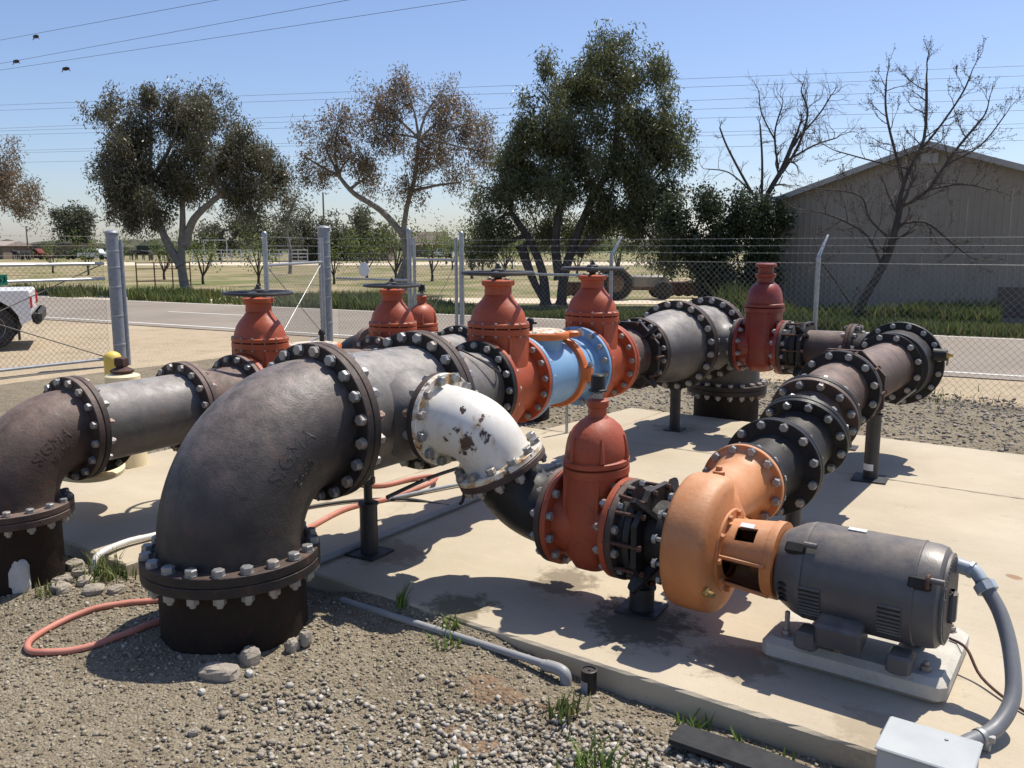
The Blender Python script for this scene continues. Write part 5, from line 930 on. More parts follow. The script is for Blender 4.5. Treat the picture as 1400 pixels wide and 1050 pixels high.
MB().lathe(pipe_profile(.325, .74), J8, YV, 64).build('body', 'iron_grey', t2); flange(J8, YV, 24, t2); flange(J9, -YV, 24, t2); bolts(J9, -YV, 24, t2)
JB = Vector((-2.845, 7.62, MZ)); MB().lathe([(.25, 0), (.20, .05), (.178, .10), (.175, .20), (.182, JB.x-MX-.28)], (MX+.28, 7.62, MZ), XV, 48).build('side_outlet', 'iron_grey', t2); flange(JB, -XV, 12, t2, 'flange_edge')
e2 = elbow('pipe_elbow', 'grey iron elbow turning down into the ground at far pad edge', [Vector((q.x, 8.549-(q.y-8.549) if True else 0, q.z)) for q in ell90(MX, 8.549, MZ, .559, 1)], .330, 24, 24, 'iron_grey', n0=ZV, n1=-YV)
rz2 = thing('riser_pipe', 'dark riser below the far elbow at the back edge of the pad', 'pipe', (MX, 8.549, -.12))
MB().lathe([(.332, -.45), (.332, .22), (.342, .24), (.342, .276)], (MX, 8.549, 0), ZV, 64).build('pipe_wall', 'riser', rz2); flange((MX, 8.549, .276), -ZV, 24, rz2, 'flange_edge'); bolts((MX, 8.549, .276), ZV, 24, e2)
# far branch: dark red valve, coupling, cross pipe
v3 = gate_valve('gate_valve', 'dark red gate valve without handwheel at the far end of the main', (-2.645, 7.62, MZ), XV, 12, .40, 'red_dark', .36, .185, [(.97, .05), (.93, .10), (.84, .15), (.68, .19), (.5, .21)], .075, 'cap', ribs=0)
bolts(JB, -XV, 12, t2); JC = Vector((-2.445, 7.62, MZ)); bolts(JC, XV, 12, v3, l1=.033, l2=.033)
cp2 = coupling('sleeve_coupling', 'dark coupling right of the dark red valve', JC, XV, .24, .17, 'iron_black'); flange(JC, XV, 12, cp2, 'iron_brown', rin=.15)
JX = Vector((-1.86, 7.62, MZ)); cr = thing('pipe', 'brown horizontal pipe between the dark red valve and black end fitting', 'pipe', (-2.1, 7.62, MZ-.17))
MB().lathe([(.168, .16), (.168, .50), (.18, .56), (.18, .585)], JC, XV, 48).build('pipe_wall', 'iron_brown', cr); flange(JX, -XV, 12, cr, 'rust')

# ================================================================== BOOSTER BRANCH
# white S-bend
nW = Vector((.32, .30, -.90)).normalized(); JQ = Vector((-2.545, 3.465, .615)); JP = Vector((-2.198, PY, PZ))
pa = bez(JW, XV*.24, JQ, nW*.17, 20); we = elbow('white_pipe_elbow', 'white painted elbow with rusty chipped patches', pa, .178, 12, 12, 'white', 'white_flange', XV, nW)
seam = MB().tube([q+(_o*.181) for q, _o in [(pa[i], (Vector((pa[min(i+1, 20)]-pa[max(i-1, 0)])).normalized().cross(YV)*-1).normalized()) for i in range(2, 19)]], .006, 6); seam.build('casting_seam', 'white', we)
bolts(JW, XV, 12, we, af=.044); bolts(JQ, -nW, 12, we, af=.044)
pb = bez(JQ, nW*.15, JP, XV*.24, 20); de = elbow('pipe_elbow', 'dark iron elbow below the white elbow leading to the pump valve', pb, .172, 12, 12, 'iron_black', 'iron_brown', nW, XV, fmat1='iron_brown')
v4 = gate_valve('gate_valve', 'red gate valve with black nut on top, beside the orange pump', (-2.02, PY, PZ), XV, 12, .356, 'red_dull', .30, .178, DOME12, .044, 'nut', ribs=6)
bolts(JP, XV, 12, v4, l1=.033, l2=.033); JR = Vector((-1.842, PY, PZ)); bolts(JR, XV, 12, v4, l1=.033, l2=.033)
cp3 = coupling('sleeve_coupling', 'dark rusty coupling between the red pump valve and orange pump', JR, XV, .185, .168, 'iron_black'); flange(JR, XV, 12, cp3, 'iron_brown', rin=.15)
MB().lathe([(.17, .03), (.165, .10), (.163, .285)], JR, XV, 48).build('inlet_pipe', 'iron_black', cp3)
sc = Vector((-1.80, PY-.10, PZ+.215))
MB().lathe([(.02, -.03), (.04, -.03), (.042, .028), (.02, .03)], sc+Vector((.07, .02, -.02)), (0, -1, .35), 18, True, True).tube([sc+Vector((-.02, -.03, -.02)), sc+Vector((.12, -.05, -.03))], .012, 8).build('draw_lug', 'rust', cp3)
# pump
JS = Vector((-1.555, PY, PZ)); pm = thing('centrifugal_pump', 'orange pump with round volute casing bolted to the grey motor', 'pump', (-1.45, PY, 0))
vs = []; fs = []; sg = 72; cxp = -1.432
for i in range(sg):
    a = 2*math.pi*i/sg; 
    k = ((a-R(75)) % (2*math.pi))/(2*math.pi); Ro = .262+.060*(1-k)     # spiral casing, widest toward the outlet at the top
    for (dx, r) in ((-.155, .165), (-.152, .20), (-.148, Ro-.03), (-.138, Ro-.008), (-.115, Ro), (.0, Ro+.003), (.075, Ro-.002), (.105, Ro-.016), (.122, Ro-.05), (.135, .185), (.14, .17)):
        vs.append(Vector((cxp+dx*.74, PY+r*math.cos(a), PZ+r*math.sin(a))))
k = 11
for i in range(sg):
    for j in range(k-1): fs.append((i*k+j, i*k+j+1, ((i+1) % sg)*k+j+1, ((i+1) % sg)*k+j))
vol = MB().add(vs, fs).build('volute', 'orange', pm, ang=60)
DZ = .535; JD0 = Vector((DX, 4.105, DZ))
MB().lathe([(.128, 0), (.130, .12), (.134, .30), (.138, .40), (.148, .47), (.165, .50), (.19, .515)], (DX+.022, JD0.y-.545, DZ+.012), (-.045, 1, -.01), 48).build('discharge_nozzle', 'orange', pm)
flange(JD0, -YV, 10, pm, 'orange'); bolts(JD0, -YV, 10, pm)
MB().lathe([(.010, 0), (.03, .0), (.03, .012), (.016, .016), (.016, .034), (.012, .038)], (DX+.02, 3.72, DZ+.142), (0, .1, 1), 8, True, True).build('vent_plug', 'orange', vol)
MB().lathe([(.012, 0), (.022, .0), (.022, .02), (.012, .024), (.012, .05)], (-1.345, PY-.235, PZ-.12), (.9, -.4, 0), 8, True, True).build('drain_plug', 'brass', vol)
flange(JS, XV, 12, pm, 'iron_black', t=.028, rin=.14); bolts(JS, -XV, 12, pm, l1=.03, l2=.028)
MB().lathe([(.15, -.01), (.12, .03)], JS, -XV, 40).lathe([(.165, 0), (.17, .06)], JS, -XV, 40).build('inlet_neck', 'iron_black', pm)
# pump bracket: flange ring, drum with windows, motor adapter
br = MB().lathe([(.12, -1.352), (.182, -1.352), (.186, -1.348), (.186, -1.326), (.182, -1.322), (.12, -1.322)], (0, PY, PZ), XV, 48)
br.build('bracket_ring', 'orange', pm); br = MB(); br.lathe([(.12, -1.135), (.165, -1.135), (.168, -1.13), (.168, -1.095), (.12, -1.09)], (0, PY, PZ), XV, 48)
br.build('bracket_ring', 'orange', pm)
# drum: angle 0 faces the near side, 90 down; one large and one small window are left open
for x0, x1, a0, a1 in ((-1.33, -1.10, 52, 296), (-1.33, -1.10, 322, 354), (-1.33, -1.275, 296, 322), (-1.185, -1.10, 296, 322), (-1.145, -1.10, -6, 52)):
    r_ = lambda x: .142+(x+1.33)*.11
    MB().lathe([(r_(x0), x0), (r_(x1), x1), (r_(x1)-.011, x1), (r_(x0)-.011, x0), (r_(x0), x0)], (0, PY, PZ), XV, 26, a0=R(a0), a1=R(a1)).build('bracket_web', 'orange', pm)
for a in (-6, 52):
    d_ = Vector((0, -math.cos(R(a)), -math.sin(R(a)))); MB().tube([Vector((-1.33, PY, PZ))+d_*.150, Vector((-1.12, PY, PZ))+d_*.168], .009, 8).build('window_lip', 'orange', pm)
MB().lathe([(.06, -1.35), (.06, -1.22), (.085, -1.21), (.085, -1.1)], (0, PY, PZ), XV, 24).build('shaft_cover', 'rust', pm)
me = bolt_mesh(.026, .03, 0, 'orange', False)
for i in range(10):
    a = 2*math.pi*i/10; ob = bpy.data.objects.new('bolt', me); COL.objects.link(ob); ob.rotation_euler = (0, math.pi/2, 0); ob.location = (-1.352, PY+.170*math.cos(a), PZ+.170*math.sin(a)); attach(ob, pm)
MB().box((-1.235, PY-.062, PZ+.1475), (.06, .028, .002), Matrix.Rotation(R(22), 3, 'X')).build('nameplate', 'sign_white', pm)
# motor
MO = Vector((0, PY, PZ-.012)); mt = thing('electric_motor', 'grey horizontal electric motor on the concrete block', 'motor', (-.78, PY, .1))
ml = [(.115, -1.088), (.150, -1.085), (.165, -1.06), (.190, -1.015), (.2, -.985), (.2035, -.975), (.2035, -.965), (.2, -.962), (.204, -.955), (.206, -.56), (.2085, -.555), (.2085, -.548), (.204, -.545), (.203, -.50), (.196, -.472), (.178, -.458), (.168, -.456)]
fr = MB().lathe(ml, MO, XV, 72).build('frame', 'motor', mt, ang=30)
MB().lathe([(.168, -.462), (.01, -.458)], MO, XV, 48).build('end_backing', 'dark', mt)
for i in range(-9, 10):           # end grille bars, each its own
    y = i*.0175; h = math.sqrt(max(0, .166**2-y*y))
    if h < .03: continue
    MB().box(MO+Vector((-.449, y, 0)), (.012, .009, 2*h), Matrix.Rotation(R(0), 3, 'Z')).build('grille_bar', 'motor', mt)
MB().lathe([(.165, -.459), (.178, -.457), (.178, -.447), (.165, -.445)], MO, XV, 56).build('grille_rim', 'motor', mt)
MB().box(MO+Vector((-.436, -.02, -.02)), (.035, .055, .13), None, .012).build('end_cap', 'motor', mt)
def louvre(xc, wx, angs, par):
    for a in angs:
        d = Vector((0, -math.cos(R(a)), math.sin(R(a)))); c0 = MO+Vector((xc, 0, 0))+d*.2062; rot = Matrix.Rotation(-R(a), 3, 'X')
        MB().box(c0+d*.0002, (wx, .003, .0085), rot).build('slot_shade', 'dark', par); tz = rot @ Vector((0, 0, 1))  # thin proud plate, coloured black as the shade of an open slot
        MB().box(c0+tz*.0085+d*.001, (wx+.004, .008, .0065), Matrix.Rotation(-R(a)+.35, 3, 'X')).build('louvre_blade', 'motor', par)
louvre(-.925, .082, [-4-5.2*k for k in range(8)], mt); louvre(-.625, .082, [-4-5.2*k for k in range(8)], mt)
for k in range(4):
    a = -6-8*k; d = Vector((0, -math.cos(R(a)), math.sin(R(a)))); MB().box(MO+Vector((-1.03, 0, 0))+d*.181, (.052, .012, .012), Matrix.Rotation(R(0), 3, 'Z') @ Matrix.Rotation(-R(a), 3, 'X')).build('slot_shade', 'dark', mt)  # solid black box painted as slot shade, nothing is cut in
for xx, a in ((-1.0, 42), (-.53, 30)):          # lifting lugs: near-black block painting the shade of a pocket, pin and eye
    d = Vector((0, -math.cos(R(a)), math.sin(R(a)))); c0 = MO+Vector((xx, 0, 0))+d*.197
    MB().box(c0, (.085, .03, .05), Matrix.Rotation(-R(a), 3, 'X'), .008).build('pocket_shade', 'dark', mt)
    MB().tube([c0+d*.014+Vector((.035, 0, .018)), c0+d*.014+Vector((.085, 0, .018))], .012, 10).build('lifting_pin', 'motor', mt)
    if xx > -.8: MB().lathe([(.022+.008*math.cos(q), .008*math.sin(q)) for q in [i*math.pi/4 for i in range(9)]], c0+d*.024+Vector((.03, 0, .01)), XV, 16).build('lifting_eye', 'rust', mt)
d = Vector((0, -.72, -.69)); MB().box(MO+Vector((-.80, 0, 0))+d*.235, (.175, .13, .115), Matrix.Rotation(R(18), 3, 'X'), .012).build('terminal_box', 'motor', mt)
for xx in (-.93, -.58):
    for q in (-1, 1): MB().box((xx, PY+q*.15, .145), (.09, .11, .075), None, .01).build('foot', 'motor', mt)
MB().box((-.80, PY, PZ+.1965), (.07, .03, .004)).build('data_sticker', 'sticker', mt)
# concrete block and anchors
bk = MB().box((-.77, PY+.145, .05), (.71, .60, .102), None, .025).build('concrete_block', 'block'); tag(bk, 'low grey concrete block under the grey motor', 'concrete block')
bk.location = (0, 0, 0)
for x, y, h in ((-1.04, 3.46, .10), (-.97, 3.92, .05), (-.50, 3.46, .035), (-.48, 3.9, .03), (-.62, 3.44, .03), (-.82, 3.43, .02)):
    MB().lathe([(.026, 0), (.026, .004), (.02, .004), (.02, .022)], (x, y, .101), ZV, 6, True, True).lathe([(.011, .022), (.011, h), (.008, h+.004)], (x, y, .101), ZV, 10, False, True).build('anchor_bolt', 'zinc_rust', bk)
# flexible conduit with connector
fx = thing('flexible_conduit', 'thick grey flexible conduit looping from motor to the grey box', 'conduit', (-.15, 3.1, 0))
hp = smooth_path([(-.435, 3.66, .475), (-.385, 3.655, .468), (-.335, 3.62, .42), (-.275, 3.57, .345), (-.225, 3.48, .24), (-.20, 3.36, .13), (-.235, 3.23, .062), (-.31, 3.10, .042), (-.37, 2.95, .04), (-.37, 2.84, .03)], 8)
MB().tube(hp[13:], .0275, 20).build('tube', 'flex', fx)
MB().tube([(-.45, 3.66, .478), (-.40, 3.657, .472)], .030, 14).tube(hp[4:17], .026, 14).build('angle_fitting', 'fitting', fx)
a_, b_ = hp[14], hp[17]; MB().tube([a_, b_], .041, 8).build('gland_nut', 'fitting', fx); MB().tube([(-.40, 3.657, .472), (-.39, 3.655, .47)], .036, 8).build('lock_nut', 'fitting', fx)
q = hp[52]; MB().lathe([(.029, -.01), (.032, -.008), (.032, .008), (.029, .01)], q, hp[53]-hp[51], 20).box(q+Vector((.035, .0, .005)), (.02, .02, .02)).build('strap_clip', 'zinc', fx)
MB().box((-.255, 3.19, .015), (.035, .05, .03), None, .004).build('strut_clip', 'galv', fx)
jb = thing('electrical_box', 'grey metal electrical box in the bottom right corner', 'electrical box', (-.37, 2.74, -.1))
MB().box((-.37, 2.743, .045), (.258, .205, .29), None, .004).build('enclosure', 'box', jb); MB().box((-.37, 2.743, .194), (.272, .219, .012), None, .004).build('lid', 'box', jb)
MB().lathe([(.006, 0), (.006, .004)], (-.33, 2.80, .2), ZV, 8, True, True).build('lid_screw', 'zinc', jb)
gr = MB().tube(smooth_path([(-.47, 3.80, .11), (-.40, 3.76, .10), (-.33, 3.68, .03), (-.2, 3.55, .012), (-.05, 3.45, .01)], 5), .006, 8).build('ground_wire', 'rust'); tag(gr, 'thin rusty copper ground wire trailing off the concrete block', 'wire')

# ================================================================== BOOSTER DISCHARGE
D1 = Vector((DX, 4.55, DZ)); tl = Vector((0, math.cos(R(22.5)), math.sin(R(22.5)))); D2 = Vector((DX, 5.065, .612)); D3 = Vector((DX, 5.29, .705)); D4 = Vector((DX, 5.80, .785)); D5 = Vector((DX, 7.20, .785))
inc = thing('pipe_increaser', 'black short pipe bolted behind the orange pump outlet', 'pipe', (DX, 4.3, DZ-.2))
MB().lathe([(.165, 0), (.165, .02), (.150, .045), (.152, .20), (.165, .33), (.178, .40), (.20, .43), (.205, .445)], JD0, YV, 56).build('pipe_wall', 'iron_black', inc); flange(JD0, YV, 10, inc, 'flange_black'); flange(D1, -YV, 14, inc, 'flange_black'); bolts(D1, -YV, 14, inc)
b1 = elbow('pipe_bend', 'black shallow bend, first behind the pump outlet', bez(D1, YV*.17, D2, tl*.17, 14), .19, 14, 14, 'iron_black', 'flange_black', YV, tl); bolts(D2, -tl, 14, b1)
sp = thing('pipe_spool', 'very short black rising pipe in the middle of the pump outlet line', 'pipe', D2.lerp(D3, .5))
MB().lathe(pipe_profile(.19, (D3-D2).length, e=.02), D2, tl, 56).build('pipe_wall', 'iron_brown', sp); flange(D2, tl, 14, sp, 'flange_black'); flange(D3, -tl, 14, sp, 'iron_brown'); bolts(D3, -tl, 14, sp)
b2 = elbow('pipe_bend', 'rusty shallow bend with red marks, second behind the pump outlet', bez(D3, tl*.17, D4, YV*.17, 14), .19, 14, 14, 'iron_brown', 'flange_black', tl, YV); bolts(D4, -YV, 14, b2, nuts=False)
cp4 = coupling('sleeve_coupling', 'rusty coupling ring on the pump outlet line behind the fourth flange', D4, YV, .14,   .20, 'iron_brown', 0); flange(D4, YV, 14, cp4, 'flange_edge', rin=.19)
lp = thing('pipe', 'brown straight pipe between coupling and black end fitting, pump outlet line', 'pipe', (DX, 6.5, .6))
MB().lathe([(.192, .10), (.192, 1.33), (.204, 1.37), (.206, 1.40)], D4, YV, 56).build('pipe_wall', 'iron_brown', lp); flange(D5, -YV, 14, lp, 'flange_black', t=.03); bolts(D5, -YV, 14, lp, l1=.032)
MB().tube([D5+Vector((.10, -.06, -.28)), D5+Vector((.23, -.055, -.15))], .008, 8).build('tie_rod', 'zinc', lp)
ef = thing('end_fitting', 'large black round fitting with brass plug at the far right pipe end', 'pipe fitting', (DX, 7.5, .5))
MB().lathe([(.25, .0), (.268, .004), (.270, .03), (.268, .10), (.272, .17), (.276, .22), (.276, .26), (.26, .262)], D5+Vector((.03, 0, 0)), YV, 64, True).build('body', 'iron_black', ef, ang=50)
MB().lathe([(.20, .26), (.335, .262), (.338, .268), (.338, .300), (.334, .306), (.25, .315), (.23, .42), (.23, .62), (.16, .68), (.05, .70)], D5+Vector((.03, 0, 0)), YV, 64).build('rear_flange', 'iron_black', ef, ang=50)
bolts(D5+Vector((.03, .262, 0)), -YV, 16, ef, l1=.002, l2=.045, nb=16, rad=.307)
MB().lathe([(.19, 0), (.19, .20), (.2, .22)], (DX-.34, 7.62, .81), XV, 40).build('side_outlet', 'iron_black', ef); flange(JX, XV, 12, ef, 'flange_edge'); bolts(JX, XV, 12, ef, mat='zinc_rust')
pl = D5+Vector((.355, .20, .10)); MB().lathe([(.05, -.06), (.045, .035)], pl, XV, 16, True, True).build('plug_boss', 'iron_black', ef); MB().lathe([(.022, .035), (.022, .055), (.014, .057), (.014, .08)], pl, XV, 6, False, True).lathe([(.008, .0), (.008, .06)], pl+Vector((.045, 0, -.02)), (0, -.3, -1), 8, True, True).build('brass_plug', 'brass', ef)

# ================================================================== LEFT MAIN
_before = set(bpy.data.objects)
LJ1 = Vector((LX, 2.46, LZ)); LJ0 = Vector((LX, 2.079, LZ-.381)); LJ2 = Vector((LX, 3.20, LZ))
le = elbow('pipe_elbow', 'brown rusting iron elbow with raised lettering at the left edge', ell90(LX, 2.079, LZ, .381, 1, .05), .228, 16, 16, 'iron_brown', 'iron_brown', ZV, YV)
bolts(LJ1, -YV, 16, le); bolts(LJ0, ZV, 16, le)
text_on(le, 'SIGMA', .085, on_elbow(2.079, LZ, .331, .05, .227, LX, R(55), R(12)), 'iron_brown', .006); text_on(le, 'N 130', .06, on_elbow(2.079, LZ, .331, .05, .227, LX, R(56), R(-8)), 'iron_brown', .005)
lr = thing('riser_pipe', 'dark rusty riser under the left edge elbow', 'pipe', (LX, 2.079, -.12)); MB().lathe([(.228, -.45), (.228, .27), (.24, .29), (.24, LJ0.z)], (LX, 2.079, 0), ZV, 56).build('pipe_wall', 'riser', lr); flange(LJ0, -ZV, 16, lr, 'iron_brown')
lt = thing('pipe_tee', 'grey iron tee joined to the brown elbow at the left', 'pipe tee', (LX, 2.8, LZ-.23)); MB().lathe(pipe_profile(.224, .74), LJ1, YV, 56).build('body', 'iron_grey', lt); flange(LJ1, YV, 16, lt, 'flange_edge'); flange(LJ2, -YV, 16, lt, 'iron_brown'); bolts(LJ2, -YV, 16, lt, mat='zinc_rust')
MB().lathe([(.19, 0), (.178, .1), (.178, .29)], (LX-.12, 2.84, LZ-.06), (-1, 0, -.35), 40).build('side_outlet', 'iron_grey', lt)
sl_ = Vector((-1, 0, -.35)).normalized(); jl = Vector((LX-.12, 2.84, LZ-.06))+sl_*.29; flange(jl, -sl_, 12, lt, 'flange_black'); bolts(jl, sl_, 12, lt)
cw = elbow('cream_pipe_elbow', 'cream painted elbow behind the left tee', bez(jl, sl_*.2, (LX-.66, 2.9, .27), Vector((-.2, 0, -1))*.15, 14), .175, 12, 12, 'cream', 'cream', sl_, Vector((-.2, 0, -1)).normalized())
LJ3 = Vector((LX, 3.645, LZ)); ls = spool('pipe_spool', 'brown short pipe before the leftmost red valve', LJ2, LJ3, 16, 'iron_brown', 'iron_brown'); bolts(LJ3, -YV, 16, ls)
v5 = gate_valve('gate_valve', 'leftmost bright red gate valve with handwheel', (LX, 3.85, LZ), YV, 16, .406, 'red', .375, .205, DOME16, .088, '', wheel=.225, wheel_z=1.405, group='red valves with handwheels')
LJ4 = Vector((LX, 4.053, LZ)); LJ5 = Vector((LX, 5.085, LZ)); LJ6 = Vector((LX, 5.49, LZ)); LJ7 = Vector((LX, 6.25, LZ)); LJ8 = Vector((LX, 7.15, LZ))
lc = thing('check_valve', 'dark check valve with orange hatch clamp behind the largest elbow', 'valve', (LX, 4.5, LZ-.25))
MB().lathe([(.235, 0), (.228, .05), (.236, .6), (.21, .85), (.2, .95), (.235, 1.0), (.236, 1.03)], LJ4, YV, 56).build('body', 'iron_brown', lc); flange(LJ4, YV, 16, lc, 'iron_brown'); flange(LJ5, -YV, 16, lc, 'iron_brown'); bolts(LJ4, -YV, 16, v5)
h2 = LJ4+Vector((0, .30, 0)); MB().lathe([(.16, .15), (.165, .20), (.185, .262)], h2, ZV, 48).build('hatch_neck', 'iron_brown', lc); MB().lathe([(.182, .255), (.214, .258), (.216, .29), (.21, .30), (.18, .302)], h2, ZV, 48).build('hatch_clamp', 'clamp', lc); MB().lathe([(.188, .284), (.188, .306), (.01, .322)], h2, ZV, 40).build('hatch_lid', 'white_flange', lc)
MB().lathe([(.018, .31), (.018, .36), (.026, .362), (.026, .385), (.012, .405)], h2+Vector((.0, .1, 0)), ZV, 14, False, True).build('air_cock', 'iron_black', lc)
v6 = gate_valve('gate_valve', 'bright red gate valve with handwheel just above the grey tee', (LX, 5.29, LZ), YV, 16, .406, 'red', .375, .205, DOME16, .088, '', wheel=.225, wheel_z=1.405, group='red valves with handwheels')
bolts(LJ5, -YV, 16, lc); bolts(LJ6, -YV, 16, v6)
l2 = spool('pipe_spool', 'grey pipe behind the tall red valve on the left main', LJ6, LJ7, 16, 'iron_grey', 'flange_black'); bolts(LJ7, -YV, 16, l2)
l3 = spool('pipe_tee', 'grey tee at the far end of the left main, behind red valves', LJ7, LJ8, 16, 'iron_grey', 'flange_edge', cat='pipe tee'); MB().tube(bez((LX, 6.85, LZ), -XV*.3, (-5.522, 6.85, .61), -XV*.3, 12), .172, 32).build('side_outlet', 'iron_grey', l3); flange((-5.522, 6.85, .61), XV, 12, l3, 'flange_edge')
e4 = elbow('pipe_elbow', 'iron elbow turning down at the far end of the left main', [Vector((q.x, 2*7.53-q.y, q.z)) for q in ell90(LX, 7.53, LZ, .38, 1, .05)], .228, 16, 16, 'iron_grey', 'flange_edge', ZV, -YV)
MB().lathe([(.225, -.4), (.225, LZ-.38)], (LX, 7.53, 0), ZV, 40).build('riser', 'riser', e4)
BZ = .61; v7 = gate_valve('gate_valve', 'small ribbed red gate valve with black nut, farthest of the red valves', (-5.70, 6.85, BZ), XV, 12, .356, 'red', .30, .178, DOME12, .046, 'nut', ribs=6)
ex_ = spool('pipe', 'dark pipe running left from the farthest red valve', (-5.878, 6.85, BZ), (-6.45, 6.85, BZ), 12, 'iron_black', 'iron_brown')
bolts((-5.522, 6.85, BZ), XV, 12, v7); bolts((-5.878, 6.85, BZ), -XV, 12, v7)
e5 = elbow('pipe_elbow', 'dark elbow ending the pipe left of the farthest red valve', bez((-6.45, 6.85, BZ), -XV*.25, (-6.78, 6.85, BZ-.36), -ZV*.25, 12), .17, 12, 12, 'iron_black', 'iron_brown', -XV, -ZV); MB().lathe([(.17, 0), (.17, .5)], (-6.78, 6.85, BZ-.36), -ZV, 32).build('riser', 'iron_black', e5)
# the left main runs a few degrees off the other one: turn the whole line about its riser
_pv = Vector((LX, 2.079, 0)); _rz = Matrix.Rotation(R(3.6), 3, 'Z')
for o in [q for q in bpy.data.objects if q not in _before and q.parent is None]:
    o.location = _pv+_rz @ (o.location-_pv); o.rotation_euler = (0, 0, R(3.6))
# cream valve and yellow bollard beyond the left main
cvv = thing('cream_valve', 'cream domed valve body with rusty top nut behind the left tee', 'valve', (-6.4, 3.63, 0))
CB = Vector((-6.38, 3.66, .085)); MB().lathe([(.14, -.2), (.14, .44), (.225, .46), (.228, .50), (.215, .535), (.15, .56), (.11, .575)], CB, ZV, 40).build('body', 'cream', cvv); MB().lathe([(.11, .57), (.13, .58), (.13, .635), (.118, .645), (.05, .66)], CB, ZV, 32).build('cover', 'cream', cvv)
MB().lathe([(.02, .64), (.085, .665), (.09, .68), (.05, .70), (.035, .71)], CB, ZV, 24, False, True).box(CB+Vector((0, 0, .745)), (.08, .08, .07), Matrix.Rotation(.4, 3, 'Z'), .006).build('operating_nut', 'rust', cvv)
for k in range(6): 
    ob = bpy.data.objects.new('bolt', bolt_mesh(.03, .0, 0, 'cream', False)); COL.objects.link(ob); ob.location = CB+Vector((.17*math.cos(k*1.05), .17*math.sin(k*1.05), .545)); attach(ob, cvv)
bo = thing('bollard', 'yellow rounded bollard near the left gate post', 'bollard', (-8.0, 4.5, -.1)); MB().lathe([(.08, -.1), (.08, .62), (.085, .625), (.085, .65), (.07, .69), (.042, .71), (.01, .72)], (-8.0, 4.5, 0), ZV, 28).build('post', 'yellow', bo)

# ================================================================== STANDS, HOSES, CONDUIT
def stand(label, x, y, h, top, r=.05, sq=.2, sticker=False, z0=0, rod=.024, mat='stand'):
    th = thing('pipe_stand', label, 'pipe stand', (x, y, z0), 'pipe stands'); MB().lathe([(r, .008), (r, h-.012), (r+.008, h-.01), (r+.008, h), (.02, h+.002)], (x, y, z0), ZV, 24).build('post', mat, th)
    MB().box((x, y, z0+.006), (sq, sq, .012), Matrix.Rotation(.1, 3, 'Z')).build('base_plate', mat, th)
    MB().lathe([(rod, h), (rod, top-.05), (rod+.014, top-.05), (rod+.014, top)], (x, y, z0), ZV, 16, False, True).lathe([(.044, top-.09), (.044, top-.055)], (x, y, z0), ZV, 6, True, True).build('adjusting_rod', mat, th)
    if sticker: MB().lathe([(r+.0015, .075), (r+.0015, .125)], (x, y, z0), ZV, 10, a0=R(-160), a1=R(-60)).build('sticker', 'sticker', th)
    return th
stand('black pipe stand under the tee beside the white elbow', MX-.04, 3.33, .30, .50)
stand('black pipe stand under the far reducer of the main', MX-.06, 7.42, .40, .50, sq=.17)
stand('thick black stand with white sticker under pump outlet pipe', DX+.05, 6.65, .50, .60, .052, .24, True)
stand('black stand at the pad back edge under horizontal brown pipe', -1.86, 7.60, .55, .66, .045, .18, True)
stand('black stand behind the orange pump under its outlet line', DX+.03, 4.86, .28, .36, .045, .18)
stand('short black foot under the coupling beside red pump valve', -1.76, PY+.0, .12, .2, .06, .2)
stand('stout black stand under the far end of left main', -4.78, 6.55, .40, .48, .10, .26)
tp = thing('thin_grey_post', 'thin grey post behind the blue check valve', 'post', (-4.15, 6.7, 0)); MB().lathe([(.014, 0), (.014, .55)], (-4.15, 6.7, 0), ZV, 10, True, True).build('post', 'galv', tp)
pc = thing('conduit_pipe', 'grey conduit along the front edge of pad ending in an elbow', 'conduit', (-2.6, 2.9, -.07))
MB().tube([(-3.10, 2.86, -.050), (-2.4, 2.868, -.042), (-1.80, 2.86, -.030)], .017, 14).build('tube', 'pvc', pc); MB().tube(smooth_path([(-1.86, 2.862, -.035), (-1.795, 2.86, -.033), (-1.765, 2.858, -.05), (-1.76, 2.857, -.12)], 5), .026, 14).tube([(-1.88, 2.862, -.036), (-1.83, 2.861, -.034)], .023, 14).build('end_elbow', 'pvc', pc)
pg = thing('black_stub_pipe', 'short black capped stub pipe at the pad edge beside conduit elbow', 'pipe stub', (-1.655, 2.87, -.1)); MB().lathe([(.033, -.16), (.033, .0), (.034, .008), (.028, .010), (.026, .004), (.005, .004)], (-1.655, 2.865, 0), ZV, 24).build('stub', 'iron_black', pg); MB().lathe([(.0336, -.085), (.0336, -.035)], (-1.655, 2.865, 0), ZV, 8, a0=R(-150), a1=R(-70)).build('worn_band', 'pvc', pg)
c2 = thing('pad_conduit', 'long dark grey conduit lying on the pad under the main', 'conduit', (-3.5, 4.4, 0)); MB().tube([(-3.47, 3.0, .024), (-3.50, 4.3, .024), (-3.56, 5.60, .024)], .022, 12).build('tube', 'pvc', c2); MB().tube([(-3.56, 5.55, .024), (-3.562, 5.64, .024)], .028, 12).build('coupler', 'galv', c2)
wc = tag(MB().tube(smooth_path([(-4.50, 2.33, -.14), (-4.50, 2.335, -.02), (-4.525, 2.39, .032), (-4.59, 2.58, .032), (-4.58, 2.76, .026), (-4.55, 3.15, .026)], 6), .018, 12).build('white_conduit', 'white_pvc'), 'white conduit curving out of gravel left of the largest elbow', 'conduit')
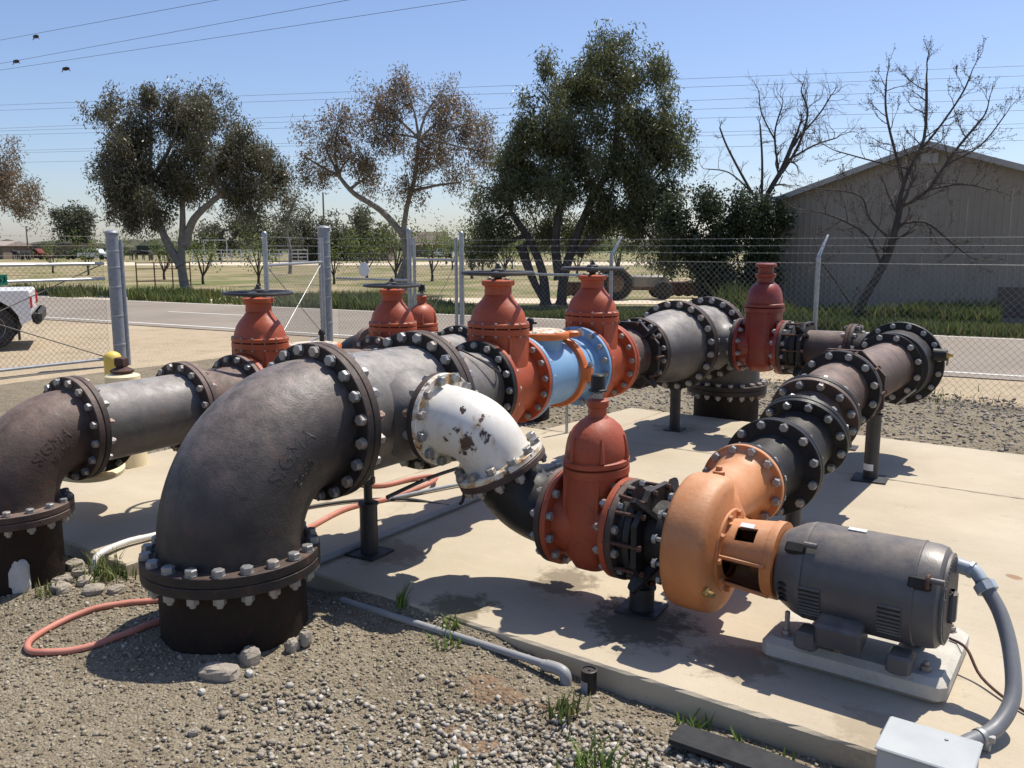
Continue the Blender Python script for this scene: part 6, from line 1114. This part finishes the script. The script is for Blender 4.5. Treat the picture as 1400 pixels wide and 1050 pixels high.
h1 = tag(MB().tube([Vector((q.x, q.y, float(ground_h(np.array(q.x), np.array(q.y)))+.015)) for q in smooth_path([(-3.55, 2.55, 0), (-3.80, 2.43, 0), (-4.0, 2.15, 0), (-4.05, 1.92, 0), (-3.97, 1.735, 0), (-3.85, 1.70, 0), (-3.74, 1.79, 0), (-3.64, 2.0, 0), (-3.60, 2.2, 0)], 7)], .0155, 12).build('red_hose', 'hose'), 'faded red hose looping on the gravel beside the largest elbow', 'hose')
h2_ = thing('red_hose', 'faded red hose curling over the pad under the main', 'hose', (-4.0, 4.0, 0)); MB().tube(smooth_path([(-3.86, 2.95, .016), (-3.93, 3.30, .016), (-4.06, 3.80, .016), (-3.99, 4.15, .018), (-3.93, 4.45, .05), (-3.98, 4.62, .05), (-4.10, 4.72, .03), (-4.20, 4.60, .02), (-4.26, 4.35, .016), (-4.46, 4.30, .016), (-4.7, 4.5, .016)], 7), .0165, 12).build('tube', 'hose', h2_)
MB().tube(smooth_path([(-3.99, 4.12, .018), (-3.85, 4.6, .02), (-3.70, 5.0, .02), (-3.68, 5.5, .02)], 6), .013, 10).build('steel_end', 'galv_dull', h2_)
c3 = tag(MB().tube(smooth_path([(-3.0, 3.1, .45), (-3.02, 3.45, .47), (-3.05, 3.75, .46), (-3.2, 3.95, .40), (-3.5, 4.3, .02), (-3.9, 4.2, .015), (-4.2, 3.9, .015), (-4.4, 3.4, .015)], 6), .011, 8).build('cable', 'cable'), 'black cable hanging below the tee and trailing across the pad', 'cable')
c4 = tag(MB().tube(smooth_path([(-3.28, 4.02, 1.10), (-3.22, 4.0, 1.105), (-3.12, 4.05, 1.05), (-3.08, 4.15, .98), (-3.10, 4.22, .97), (-3.2, 4.26, 1.04)], 6), .006, 8).build('cable', 'cable'), 'thin black cable loop lying on the grey reducer', 'cable')
ms = tag(MB().prism([(0, 0), (.62, 0), (.60, .10), (.30, .125), (0, .118)], (-1.20, 2.655, -.052), (.995, .02, .0), (-.02, .97, .05), (0, 0, .018)).build('rubber_strip', 'mat', smooth=False), 'flat black rubber strip on gravel at the bottom edge', 'rubber strip')
sg_, sp_ = text_on_later
text_on(sg_, '53', .115, lambda u, v, w: Vector((sp_.x+.0055, sp_.y+.135+u, sp_.z+v)), 'sign_white', .002, 'digits')
